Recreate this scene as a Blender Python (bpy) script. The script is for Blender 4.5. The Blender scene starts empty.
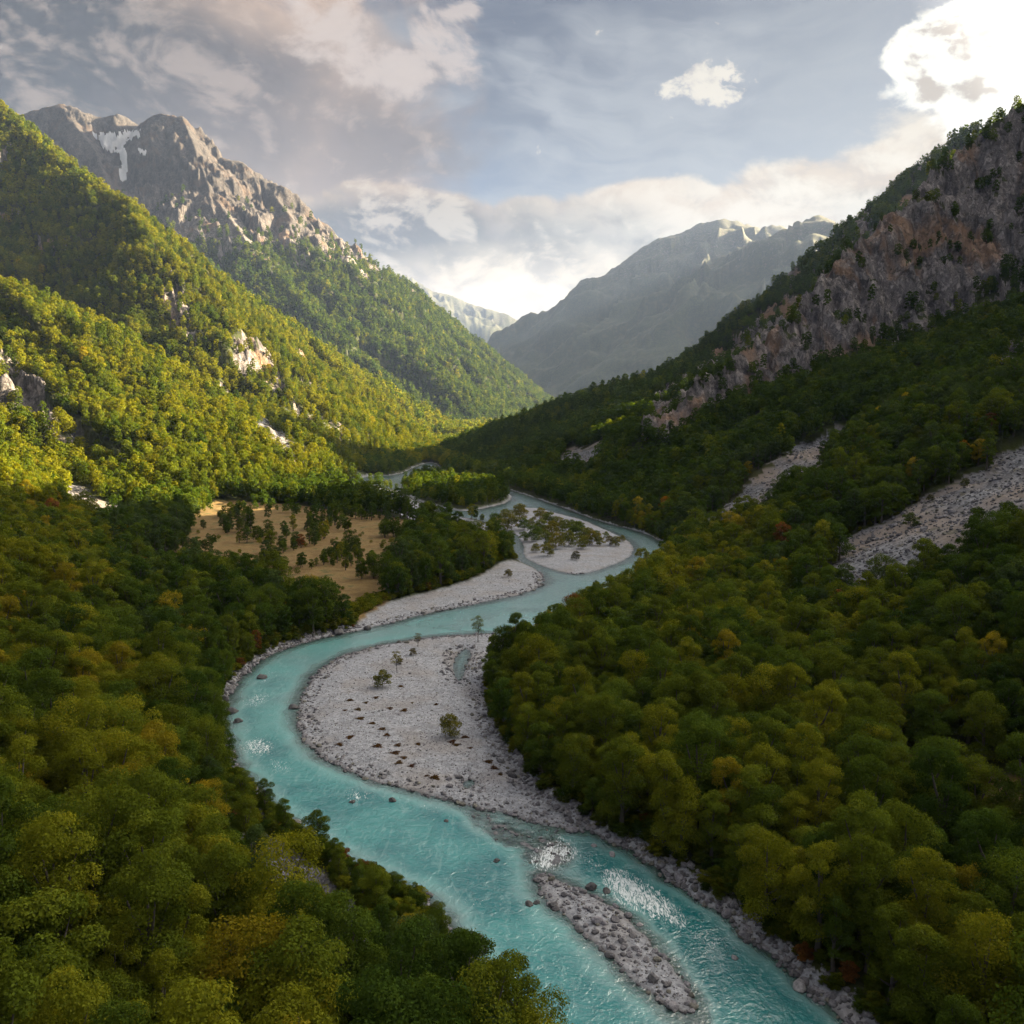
import bpy, math, random, os
import numpy as np
from mathutils import Vector
R = math.radians
rng = np.random.default_rng(11)
random.seed(5)
SC = bpy.context.scene
COL = SC.collection

# ------------------------------------------------------------------ camera model
F = 887.0; TILT = math.atan(112.0/887.0); CAMZ = 110.0
cst, snt = math.cos(TILT), math.sin(TILT)
def at(px, py, Y):
    "a point at forward distance Y seen at (px, py)"
    u = px-512.0; v = 512.0-py
    dy = F*cst + v*snt; dz = -F*snt + v*cst
    s = Y/dy
    return (u*s, Y, CAMZ+dz*s)
def gr(px, py, z=0.0):
    u = px-512.0; v = 512.0-py
    dy = F*cst + v*snt; dz = -F*snt + v*cst
    s = (z-CAMZ)/dz
    return (u*s, dy*s)
def project(x, y, z):
    zc = y*cst - (z-CAMZ)*snt
    up = y*snt + (z-CAMZ)*cst
    zc = np.where(zc < 1, 1, zc)
    return 512+F*x/zc, 512-F*up/zc, zc

# ------------------------------------------------------------------ noise
def _h(ix, iy, seed):
    n = (ix.astype(np.int64)*374761393 + iy.astype(np.int64)*668265263 + seed*974634777) & 0xffffffff
    n = ((n ^ (n >> 13))*1274126177) & 0xffffffff
    n = n ^ (n >> 16)
    return n
def noise(x, y, seed=0):
    x = np.asarray(x, dtype=np.float64); y = np.asarray(y, dtype=np.float64)
    ix = np.floor(x); iy = np.floor(y); fx = x-ix; fy = y-iy
    def g(i, j):
        a = _h(ix+i, iy+j, seed)*(2*math.pi/4294967296.0)
        return np.cos(a)*(fx-i)+np.sin(a)*(fy-j)
    ux = fx*fx*fx*(fx*(fx*6-15)+10); uy = fy*fy*fy*(fy*(fy*6-15)+10)
    a = g(0, 0); b = g(1, 0); c = g(0, 1); d = g(1, 1)
    return ((a+(b-a)*ux)*(1-uy)+(c+(d-c)*ux)*uy)*1.5
def fbm(x, y, o=4, seed=0, lac=2.03, gain=.5):
    s = 0; a = 1.0; t = 0
    for i in range(o):
        s = s+a*noise(x, y, seed+i*17); t += a
        x = x*lac+13.7; y = y*lac-7.1; a *= gain
    return s/t
def ridged(x, y, o=4, seed=0, lac=2.1, gain=.5):
    s = 0; a = 1.0; t = 0
    for i in range(o):
        s = s+a*(1-np.abs(noise(x, y, seed+i*31))*1.9); t += a
        x = x*lac+3.3; y = y*lac+9.2; a *= gain
    return s/t
def sstep(a, b, x):
    t = np.clip((x-a)/(b-a), 0, 1)
    return t*t*(3-2*t)
def smax(a, b, k):
    h = np.clip(.5+.5*(a-b)/k, 0, 1)
    return b+(a-b)*h+k*h*(1-h)

# ------------------------------------------------------------------ polygons
def sdist(poly, x, y, margin=60.0):
    "signed distance to a plan polygon, positive inside (-margin far outside)"
    p = np.array(poly); out = np.full(x.shape, -margin)
    lo = p.min(0)-margin; hi = p.max(0)+margin
    sel = (x > lo[0]) & (x < hi[0]) & (y > lo[1]) & (y < hi[1])
    X = x[sel]; Y = y[sel]
    if X.size == 0: return out
    d2 = np.full(X.shape, 1e18); ins = np.zeros(X.shape, bool)
    for i in range(len(p)):
        ax, ay = p[i]; bx, by = p[(i+1) % len(p)]
        ex = bx-ax; ey = by-ay; L = ex*ex+ey*ey+1e-9
        t = np.clip(((X-ax)*ex+(Y-ay)*ey)/L, 0, 1)
        q = (X-ax-t*ex)**2+(Y-ay-t*ey)**2
        d2 = np.minimum(d2, q)
        if ay != by:
            c = ((ay > Y) != (by > Y)) & (X < (bx-ax)*(Y-ay)/(by-ay)+ax)
            ins ^= c
    d = np.sqrt(d2)
    out[sel] = np.where(ins, d, -np.minimum(d, margin))
    return out
def smooth_poly(pts, n=2, closed=True):
    p = [tuple(q) for q in pts]
    for _ in range(n):
        q = []
        m = len(p)
        for i in range(m if closed else m-1):
            a = p[i]; b = p[(i+1) % m]
            q.append((a[0]*.75+b[0]*.25, a[1]*.75+b[1]*.25)); q.append((a[0]*.25+b[0]*.75, a[1]*.25+b[1]*.75))
        p = q
    return p
def gpoly(pts, n=1):
    return [gr(a, b) for a, b in smooth_poly(pts, n)]

WATER = gpoly([(585,1180),(556,1090),(524,1036),(490,992),(464,950),(444,918),(424,897),(384,882),(338,856),(292,826),(252,790),(230,756),(224,728),(223,708),(230,690),(246,672),(262,658),(300,643),(340,634),(375,627),(430,612),(480,603),(530,592),(545,582),(538,570),(520,562),(512,550),(507,538),(495,526),(478,520),(455,517),(430,508),(405,494),(385,488),(362,485),(352,479),(370,476),(398,475),(412,468),(424,463),(436,463),(440,468),(452,476),(470,480),(505,488),(533,497),(567,509),(599,521),(646,533),(668,545),(672,556),(655,580),(615,606),(570,628),(520,650),(480,672),(478,700),(498,745),(525,785),(560,815),(600,836),(640,856),(690,893),(740,930),(800,983),(850,1024),(900,1075),(990,1180)])
BAR_BIG = gpoly([(305,740),(298,717),(303,695),(320,670),(345,655),(380,646),(420,639),(468,635),(500,634),(500,655),(482,672),(482,700),(500,745),(528,785),(565,818),(590,832),(556,827),(520,816),(470,806),(430,795),(370,780),(330,762)])
BAR_MID = gpoly([(486,522),(505,513),(530,506),(567,516),(583,520),(605,530),(626,539),(634,548),(630,557),(611,566),(580,575),(561,572),(536,564),(523,556),(525,546),(517,534),(505,529)])
BAR_CLUMP = gpoly([(398,486),(420,478),(440,478),(470,483),(497,489),(512,495),(509,502),(490,507),(465,512),(440,507),(415,500)])
BAR_TAIL = gpoly([(533,874),(548,876),(580,890),(612,906),(635,925),(660,955),(688,988),(691,1008),(682,1012),(655,998),(622,968),(590,938),(565,915),(545,895)])
RIFFLE = gpoly([(470,806),(520,822),(570,838),(585,852),(575,868),(545,872),(520,862),(490,842),(462,822)])
SHOAL = gpoly([(540,872),(600,892),(660,930),(720,1000),(760,1070),(690,1070),(660,1010),(600,950),(540,900)])
POOL = gpoly([(452,665),(457,652),(468,648),(473,655),(466,668),(462,682),(455,680)], 2)
POOL2 = gpoly([(462,782),(472,779),(476,783),(472,788),(464,789)], 1)
BAR_LEFT = gpoly([(352,640),(372,628),(430,613),(480,604),(530,593),(546,582),(538,570),(520,562),(502,563),(480,580),(440,592),(400,602),(374,612),(355,630)])
MEADOW = gpoly([(196,508),(260,503),(330,512),(400,520),(425,533),(405,560),(390,585),(385,620),(340,628),(290,612),(240,592),(205,574),(150,588),(125,575),(190,545)])
TRAIL = gpoly([(868,752),(905,762),(950,774),(990,790),(1040,812),(1060,880),(1020,880),(975,858),(925,830),(880,800)])
GULLY = gpoly([(240,838),(275,846),(305,868),(338,895),(372,935),(385,985),(350,985),(310,945),(275,905),(245,872)])
GFAR = gpoly([(345,484),(385,490),(405,497),(430,510),(478,522),(505,536),(500,549),(465,541),(430,530),(395,514),(355,500),(335,490)])
ISLE_PATCH = gpoly([(380,470),(400,462),(440,462),(470,484),(420,486)])

# ------------------------------------------------------------------ ridges (crest points: column, row, forward distance)
RID = {
 'hills_left': [
   (.55, [(-420,150,1150),(-200,205,1180),(-60,262,1200),(0,286,1210),(60,322,1200),(120,368,1210),(180,412,1250),(230,448,1330),(262,466,1420)], 34),
 ],
 'mountain_near': [
   (1.02, [(-900,-60,2500),(-420,-60,2450),(-180,-20,2250),(0,107,2040),(30,136,1980),(62,163,1910),(95,186,1840),(135,210,1800),(200,263,1880),(260,306,2020),(320,346,2200),(380,386,2400),(430,418,2600),(470,434,2800)], 60),
   (.85, [(10,115,2030),(40,175,1900),(75,225,1780),(105,285,1660),(125,335,1590)], 30),
   (.88, [(125,204,1810),(150,240,1660),(183,305,1540),(218,362,1470),(258,415,1460),(312,460,1540)], 34),
   (.88, [(170,236,1870),(215,280,1800),(250,332,1760),(290,392,1740),(340,442,1760)], 30),
   (.85, [(285,320,2120),(330,360,2030),(370,402,1990),(410,438,2000)], 24),
 ],
 'mountain_high': [
   (1.08, [(-300,120,4700),(-80,135,4700),(0,122,4650),(30,111,4600),(60,103,4500),(78,107,4480),(98,117,4500),(117,114,4550),(140,124,4600),(152,116,4500),(166,112,4400),(182,116,4380),(200,135,4380),(215,155,4350),(243,160,4350),(262,180,4300),(285,186,4250),(307,208,4250),(330,226,4250),(352,250,4250),(368,260,4250),(383,271,4300),(410,287,4400),(430,304,4500),(470,335,4650),(510,368,4800),(545,396,4950),(565,408,5050)], 160),
   (.92, [(60,104,4500),(95,150,4150),(110,190,3900),(130,215,3600),(190,250,3300)], 90),
   (.90, [(182,116,4380),(196,150,4150),(210,190,3900),(250,245,3600),(310,312,3350),(370,375,3250),(425,424,3400)], 90),
   (.88, [(262,180,4300),(290,215,4000),(322,264,3800),(350,310,3650),(390,358,3600),(440,404,3700),(495,433,3950)], 80),
   (.88, [(383,271,4300),(402,305,4100),(436,350,4000),(480,392,4080),(535,424,4400)], 70),
   (.80, [(450,320,4580),(480,358,4450),(515,392,4500),(545,412,4700)], 50),
 ],
 'mountain_distant': [
   (.62, [(455,372,9500),(500,342,9400),(540,318,9300),(590,289,9200),(620,262,9200),(650,241,9200),(690,228,9200),(718,217,9200),(745,223,9300),(762,227,9400),(778,224,9500),(800,235,9600),(900,300,9800),(1100,330,9800)], 260),
   (.62, [(520,408,7000),(560,380,7000),(600,352,7000),(640,325,7000),(700,283,7100),(740,256,7200),(780,231,7300),(815,215,7400),(826,217,7400),(842,230,7500),(900,235,7700),(1000,240,8000)], 220),
   (.62, [(838,228,7450),(815,262,6900),(790,290,6500),(740,330,6000),(680,368,5700),(620,395,5500),(570,412,5400)], 120),
 ],
 'mountain_faint': [
   (.55, [(330,250,16000),(395,272,15500),(415,284,15000),(430,290,15000),(450,295,15000),(470,303,15000),(500,311,15000),(524,323,15200),(545,342,15500),(580,372,15500)], 130),
 ],
 'hills_right': [
   (.66, [(1500,200,2700),(1200,150,2500),(1080,120,2400),(1012,119,2300),(985,130,2250),(940,150,2160),(905,178,2080),(880,201,2020),(840,241,1950),(800,280,1900),(760,312,1860),(720,336,1820),(690,355,1800),(640,391,1780),(590,418,1760),(550,438,1730),(512,456,1690),(490,466,1660)], 40),
 ],
 'crags_right': [
   (1.25, [(2600,-900,900),(1900,-420,1150),(1450,-200,1350),(1200,-20,1420),(1100,50,1440),(1024,104,1450),(1000,117,1440),(985,129,1430),(940,166,1390),(915,193,1350),(880,222,1310),(850,250,1270),(820,281,1210),(790,318,1160),(765,338,1130),(735,358,1090),(700,380,1060),(678,394,1030),(655,412,1000),(640,428,990)], 26),
 ],
}
FOOT_R = [gr(*p) for p in [(1010,1100),(1010,900),(1000,810),(940,775),(872,735),(800,660),(760,612),(715,577),(690,553),(668,536),(630,520),(590,507),(550,494),(515,482),(485,473),(450,466),(432,458),(450,450),(490,445),(540,440),(600,436)]]
FOOT_L = [gr(*p) for p in [(560,1500),(400,1080),(335,955),(290,890),(255,840),(215,760),(185,690),(160,640),(130,600),(110,560),(120,530),(165,508),(185,495),(235,482),(270,470),(330,458),(400,448),(470,440)]]

def ridge_eval(pts, k, x, y, back=1.0):
    P = [at(*p) for p in pts]
    best = np.full(x.shape, -1e9, np.float32); D = np.full(x.shape, 1e9, np.float32); S = np.zeros(x.shape, np.float32); ZC = np.zeros(x.shape, np.float32)
    s0 = 0.0
    for a, b in zip(P[:-1], P[1:]):
        ex = b[0]-a[0]; ey = b[1]-a[1]; L2 = ex*ex+ey*ey; L = math.sqrt(L2)
        t = np.clip(((x-a[0])*ex+(y-a[1])*ey)/L2, 0, 1)
        d = np.sqrt((x-a[0]-t*ex)**2+(y-a[1]-t*ey)**2)
        zc = a[2]+t*(b[2]-a[2])
        if back != 1.0: d = np.where(ex*(y-a[1])-ey*(x-a[0]) < 0, d*back, d)
        h = zc-k*d
        m = h > best
        best = np.where(m, h, best); D = np.where(m, d, D); S = np.where(m, s0+t*L, S); ZC = np.where(m, zc, ZC)
        s0 += L
    return best, D, S, ZC
def side_dist(line, x, y, side):
    "distance to a foot line, positive on one side; also the arc length"
    d2 = np.full(x.shape, 1e18); sg = np.zeros(x.shape); S = np.zeros(x.shape); s0 = 0
    for i in range(len(line)-1):
        ax, ay = line[i]; bx, by = line[i+1]
        ex = bx-ax; ey = by-ay; L2 = ex*ex+ey*ey
        t = np.clip(((x-ax)*ex+(y-ay)*ey)/L2, 0, 1)
        q = (x-ax-t*ex)**2+(y-ay-t*ey)**2
        m = q < d2
        cr = ex*(y-ay)-ey*(x-ax)
        d2 = np.where(m, q, d2); sg = np.where(m, np.where(cr*side > 0, 1, -1), sg); S = np.where(m, s0+t*math.sqrt(L2), S)
        s0 += math.sqrt(L2)
    return np.sqrt(d2)*sg, S

CAP_TOP = False
MASSES = ['ground','hills_left','mountain_near','mountain_high','mountain_distant','mountain_faint','hills_right','crags_right']
def height(x, y):
    "height of the land, and which mass it belongs to"
    r = np.hypot(x, y)
    H = np.zeros(x.shape); lab = np.zeros(x.shape, np.int8)
    # near slopes on both banks
    dL, sL = side_dist(FOOT_L, x, y, 1)
    dR, sR = side_dist(FOOT_R, x, y, -1)
    dl = np.maximum(dL, 0); dr = np.maximum(dR, 0)
    wob = fbm(x/140, y/140, 4, 3)
    nr = fbm(sR/70, dR/260, 4, 8); nl = fbm(sL/70, dL/220, 4, 9)
    hl = 150*(1-np.exp(-dl*.46/150)) * (1+.25*wob) + np.minimum(dl*.10, 9)*nl*2.2
    hr = (dr*.50) ; cap = 330.0
    hr = cap*(1-np.exp(-hr*1.08/cap))*(1+.10*wob) + np.minimum(dr*.12, 20)*nr*1.6
    hr = hr*sstep(2300, 1500, y) ; hl = hl*sstep(2300, 1500, y)
    near = 60.0
    H = smax(hl*1.0, hr*1.0, 6.0)-1.5
    H = np.maximum(H, 0)
    lab = np.where(hl > 6, 1, lab); lab = np.where(hr > 6, 6, lab)
    for mi, name in enumerate(MASSES):
        if name not in RID: continue
        for k, pts, amp in RID[name]:
            h, d, s, zc = ridge_eval(pts, k, x, y, 1.7 if name.endswith('right') else 1.0)
            big = amp
            Lg = big*3.2
            ws = s+fbm(x/(Lg*1.3), y/(Lg*1.3), 3, 21+mi)*Lg*.9
            g = ridged(ws/Lg, d/(Lg*3.5), 5, 40+mi*7)
            crest = sstep(0, big*2.5, d)
            jag = fbm(s/(big*.9), d/(big*.9)+mi, 4, 60+mi, gain=.55)
            foot = sstep(-20, max(60, amp*1.6), h)
            hh = h + (g-.45)*big*(1.5 if amp > 60 else 1.05)*crest*foot + jag*big*.16*foot
            if name == 'mountain_high': hh = hh + ((ridged(ws/105, d/520, 5, 77, gain=.6)-.45)*70 + (ridged(x/95, y/95, 5, 78, gain=.6)-.45)*42*sstep(400, 900, h))*sstep(0, 90, d)
            if name == 'mountain_near': hh = hh + (ridged(x/120+fbm(x/200,y/200,2,5), y/120, 5, 79, gain=.5)-.45)*26*sstep(0, 80, d)*sstep(10, 90, h)
            if name == 'crags_right':
                e = fbm(x/42, y/42, 5, 91, gain=.6); f2 = ridged(s/60, d/200, 4, 95)
                hh = hh + (e*26+(f2-.5)*34)*sstep(4, 40, d)*sstep(20, 110, h)
            k2 = 10.0 if amp < 60 else 25.0
            lab = np.where(hh > H, mi, lab)
            H = smax(hh, H, k2) - 0.0
    H = np.where(H > 0, H, 0)
    H = np.where(H > 1350, 1350+(H-1350)*.45, H) if CAP_TOP else H
    return H, lab
# ------------------------------------------------------------------ the land as one polar grid round the valley
def make_grid(q=1.0):
    a = np.concatenate([np.linspace(-180, -60, 40, endpoint=False), np.linspace(-60, -36, int(70*q), endpoint=False), np.linspace(-36, 36, int(960*q), endpoint=False), np.linspace(36, 75, int(150*q), endpoint=False), np.linspace(75, 180, 35)])
    rr = np.concatenate([np.geomspace(12, 110, 40, endpoint=False), np.geomspace(110, 950, int(600*q), endpoint=False), np.geomspace(950, 5600, int(430*q), endpoint=False), np.geomspace(5600, 26000, int(200*q))])
    A, RR = np.meshgrid(np.radians(a), rr, indexing='ij')
    return a, rr, RR*np.sin(A), RR*np.cos(A)

def river_fields(x, y):
    jit = noise(x/7, y/7, 5)*1.6+noise(x/2.3, y/2.3, 6)*.5
    far = np.clip(np.hypot(x, y)/500, 1, 3)
    w = sdist(WATER, x, y) + jit*.8
    b = np.full(x.shape, -60.0)
    for P in (BAR_BIG, BAR_MID, BAR_TAIL):
        b = np.maximum(b, sdist(P, x, y)+jit*.6)
    bc = sdist(BAR_CLUMP, x, y)+jit
    land = np.maximum(b, bc)
    pool = np.maximum(sdist(POOL, x, y), sdist(POOL2, x, y))
    inw = np.minimum(w, -land)
    inw = np.maximum(inw, pool)
    gravel = np.maximum(b, sdist(BAR_LEFT, x, y)+jit)
    gravel = np.maximum(gravel, sdist(GFAR, x, y))
    gravel = np.maximum(gravel, np.minimum(bc, 3-bc))
    rif = sdist(RIFFLE, x, y)+jit; sho = sdist(SHOAL, x, y)+jit*1.5
    return w, inw, gravel, rif, sho, bc

DEEP = gpoly([(575,850),(640,872),(720,900),(800,960),(900,1080),(780,1110),(705,1020),(640,930),(600,890)])
def carve(x, y, H):
    w, inw, gravel, rif, sho, bc = river_fields(x, y)
    depth = np.minimum(2.6, np.maximum(inw, 0)*.30)
    depth = depth*(1+.35*fbm(x/18, y/18, 3, 12))*np.interp(y, [230, 330, 480, 900], [1, .62, .30, .20])  # far water's sky reflection is put in as shallower, paler water upstream
    depth = depth*(.72+.62*sstep(-4, 8, sdist(DEEP, x, y)))
    rf = sstep(-4, 5, rif)
    depth = depth*(1-rf)+rf*(.10+.34*noise(x/3.1, y/3.1, 14))
    so = sstep(-3, 6, sho)
    depth = depth*(1-so)+so*np.minimum(depth, .30+.15*noise(x/4, y/4, 15))
    gtop = .12+np.minimum(1.15, np.maximum(0, -inw)*.11)+fbm(x/14, y/14, 4, 16)*.28*sstep(0, 6, -inw)
    btop = np.minimum(2.6, np.maximum(0, -inw)*.42)+fbm(x/9, y/9, 4, 17)*.6*sstep(0, 3, -inw)
    g = sstep(-3, 3, gravel)
    bank = btop*(1-g)+gtop*g
    bank = np.maximum(bank, .06)
    H2 = np.where(inw > 0, -depth, np.maximum(H, 0)+bank)
    return H2, w, inw, gravel, rif, bc

PXP = {  # masks drawn over the slopes they lie on
 'scree': [('R', [(815,600),(832,560),(852,540),(905,508),(960,478),(1024,440),(1090,405),(1090,490),(1040,535),(1012,545),(985,560),(940,585),(900,598),(860,606)]),
           ('R', [(700,538),(712,514),(738,492),(765,468),(800,444),(822,432),(862,419),(850,446),(820,474),(790,496),(765,516),(740,534)]),
           ('R', [(550,472),(562,458),(580,446),(608,440),(602,458),(584,472)]),
           ('R', [(570,462),(640,455),(670,440),(640,470),(600,472)]) if 0 else None,
           ('L', [(62,486),(84,490),(110,500),(150,514),(140,524),(110,526),(86,522),(68,512)]),
           ('L', [(240,404),(262,418),(290,438),(312,458),(304,464),(280,450),(256,430)]),
           ('L', [(308,413),(330,424),(350,436),(348,440),(328,430),(308,418)]),
           ('L', [(50,425),(78,440),(98,450),(70,446),(52,436)])],
 'rock': [('R', [(640,440),(648,410),(662,388),(690,372),(720,348),(760,318),(800,288),(830,258),(880,214),(930,172),(985,136),(1024,105),(1110,40),(1110,240),(1060,262),(1024,268),(990,282),(960,298),(925,312),(900,326),(870,336),(845,350),(815,372),(800,388),(770,388),(740,396),(715,405),(690,422),(660,440)]),
          ('R', [(972,396),(985,375),(1005,355),(1030,332),(1070,318),(1070,350),(1030,378),(995,394)]),
          ('L', [(-20,345),(0,352),(22,366),(42,388),(57,420),(54,436),(34,424),(12,410),(-20,395)]),
          ('L', [(160,286),(178,288),(190,312),(200,350),(192,352),(178,330),(166,308)]),
          ('L', [(232,336),(250,334),(268,352),(286,392),(272,392),(256,372),(240,380)]),
          ('L', [(292,340),(302,348),(308,366),(298,360)])],
 'snow': [('L', [(92,132),(108,134),(125,130),(141,131),(139,137),(126,141),(123,146),(127,155),(128,166),(125,180),(121,181),(119,172),(123,163),(117,152),(104,147)]),
          ('L', [(136,148),(146,150),(147,155),(140,153)])],
}
def in_px(poly, px, py):
    ins = np.zeros(px.shape, bool)
    p = poly
    for i in range(len(p)):
        ax, ay = p[i]; bx, by = p[(i+1) % len(p)]
        if ay != by:
            ins ^= ((ay > py) != (by > py)) & (px < (bx-ax)*(py-ay)/(by-ay)+ax)
    return ins
def slope_mask(kind, x, y, z, lab, zone_near):
    px, py, zc = project(x, y, z)
    j = 1.2 if kind == 'snow' else (9 if kind == 'scree' else 5)
    px = px+noise(x/30, y/30+z/30, 31)*j; py = py+noise(x/30+9, y/30+z/30, 32)*j
    px = px+noise(x/9, y/9+z/9, 33)*j*.5; py = py+noise(x/9+9, y/9+z/9, 34)*j*.5
    m = np.zeros(x.shape)
    for e in PXP[kind]:
        if e is None: continue
        side, poly = e
        s = (x > 0) if side == 'R' else (x < 0)
        if kind == 'snow': s = s & (lab == 3) & (z > 900)
        elif side == 'R': s = s & (y < 1800)
        else: s = s & (y < 2400)
        sel = s & (y > 50)
        mm = np.zeros(x.shape, bool); mm[sel] = in_px(poly, px[sel], py[sel])
        m = np.where(mm, 1.0, m)
    return m

QF = 1
ang, rad, GX, GY = make_grid(QF)
GZ0, LAB = height(GX, GY)
LAB = np.where((LAB != 3) & (LAB != 4) & (LAB != 5) & (GZ0 < 4), 0, LAB)
GZ = GZ0.copy(); W_ = np.full(GX.shape, -60.0); INW = W_.copy(); GRV = W_.copy(); RIF = W_.copy(); BC = W_.copy()
sel = (np.hypot(GX, GY) < 2600) & (GY > -500) & (GZ0 < 60)
GZ[sel], W_[sel], INW[sel], GRV[sel], RIF[sel], BC[sel] = carve(GX[sel], GY[sel], GZ0[sel])
# surface normals of the grid by finite differences
def steep(X, Y, Z):
    dXa, dXr = np.gradient(X); dYa, dYr = np.gradient(Y); dZa, dZr = np.gradient(Z)
    nx = dYa*dZr-dZa*dYr; ny = dZa*dXr-dXa*dZr; nz = dXa*dYr-dYa*dXr
    return np.abs(nz)/np.sqrt(nx*nx+ny*ny+nz*nz+1e-12)
NZ = steep(GX, GY, GZ)
M_rock = slope_mask('rock', GX, GY, GZ, LAB, None)
M_scree = slope_mask('scree', GX, GY, GZ, LAB, None)
M_snow = slope_mask('snow', GX, GY, GZ, LAB, None)
# craggy relief where the rock is bare
def crag(x, y, z, m):
    return m*(fbm(x/26+z/60, y/26, 5, 120, gain=.62)*17+(ridged(x/55, y/55+z/90, 4, 121)-.5)*22)
mblur = M_rock.copy()
for _ in range(3):
    mblur[1:-1, 1:-1] = (mblur[1:-1, 1:-1]*2+mblur[:-2, 1:-1]+mblur[2:, 1:-1]+mblur[1:-1, :-2]+mblur[1:-1, 2:])/6
CRAG = crag(GX, GY, GZ, mblur)
GZ = GZ+CRAG
NZ = steep(GX, GY, GZ)
vegn = fbm(GX/55, GY/55+GZ/55, 4, 130)
hi = (LAB == 3)
rock_hi = np.where(hi, sstep(520, 900, GZ+vegn*330), 0)
rock_d = np.where((LAB == 4) | (LAB == 5), sstep(300, 1500, GZ+vegn*600)*.42, 0)
ROCK = np.clip(np.maximum.reduce([M_rock*(sstep(-.30, -.05, vegn+.55*(.72-NZ)+.25*fbm(GX/16,GY/16+GZ/16,3,131)) if True else 1), rock_hi, rock_d, np.where((LAB == 7), sstep(.62, .50, NZ)*sstep(120, 200, GZ), 0), np.where(LAB == 6, np.maximum(sstep(.60, .45, NZ)*sstep(250, 400, GZ), sstep(230, 420, GZ)*sstep(-.05, .22, vegn+.2*(.8-NZ))), 0), np.where(LAB == 2, sstep(.50, .40, NZ)*.8, 0)]), 0, 1)
# horizon-based visibility from the view point
EL = (GZ-CAMZ)/np.hypot(GX, GY)
RUN = np.maximum.accumulate(EL, axis=1)
from math import radians
def gidx(x, y):
    a = np.degrees(np.arctan2(x, y)); r = np.hypot(x, y)
    ia = np.interp(a, ang, np.arange(len(ang))); ir = np.interp(r, rad, np.arange(len(rad)))
    return ia, ir
def gsample(A, x, y, nearest=False):
    ia, ir = gidx(x, y)
    if nearest:
        return A[np.rint(ia).astype(int), np.rint(ir).astype(int)]
    i0 = np.clip(ia.astype(int), 0, len(ang)-2); j0 = np.clip(ir.astype(int), 0, len(rad)-2)
    fa = ia-i0; fr = ir-j0
    return (A[i0, j0]*(1-fa)*(1-fr)+A[i0+1, j0]*fa*(1-fr)+A[i0, j0+1]*(1-fa)*fr+A[i0+1, j0+1]*fa*fr)

meadow_n = fbm(GX/26, GY/26, 3, 140)
MDW = np.clip(np.maximum.reduce([sstep(-3, 3, sdist(MEADOW, GX, GY)+meadow_n*6), sstep(-1.5, 2, sdist(TRAIL, GX, GY)+meadow_n*4)]), 0, 1)
GUL = sstep(-1, 2, sdist(GULLY, GX, GY))
SHORE = np.where((INW > np.where(GY > 430, -1.2, -3.6)-3*meadow_n) & (INW <= 0.5) & (W_ > -20), 1.0, 0)   # stony edge of the water
GRAV = np.clip(np.maximum.reduce([sstep(-1, 1.5, GRV), SHORE*.999, np.where(INW > 0, 1.0, 0)]), 0, 1)
STONE = np.maximum.reduce([M_scree, GUL*.8])

def mesh_from(name, verts, faces, attrs=None, smooth=True):
    me = bpy.data.meshes.new(name)
    nv = len(verts); nf = len(faces); k = faces.shape[1]
    me.vertices.add(nv); me.vertices.foreach_set('co', np.ascontiguousarray(verts, dtype=np.float32).ravel())
    me.loops.add(nf*k); me.loops.foreach_set('vertex_index', np.ascontiguousarray(faces, dtype=np.int32).ravel())
    me.polygons.add(nf); me.polygons.foreach_set('loop_start', np.arange(0, nf*k, k, dtype=np.int32))
    try: me.polygons.foreach_set('loop_total', np.full(nf, k, dtype=np.int32))
    except Exception: pass
    me.update(calc_edges=True)
    if smooth: me.polygons.foreach_set('use_smooth', np.ones(nf, dtype=bool))
    for an, (ty, data) in (attrs or {}).items():
        at_ = me.attributes.new(an, ty, 'POINT')
        key = {'FLOAT': 'value', 'FLOAT_COLOR': 'color', 'INT': 'value', 'FLOAT_VECTOR': 'vector'}[ty]
        at_.data.foreach_set(key, np.ascontiguousarray(data, dtype=np.int32 if ty == 'INT' else np.float32).ravel())
    return me
def link(name, me, mat=None, parent=None, **props):
    o = bpy.data.objects.new(name, me)
    if mat is not None: me.materials.append(mat)
    COL.objects.link(o)
    if parent is not None: o.parent = parent
    for k, v in props.items(): o[k] = v
    return o

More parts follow.
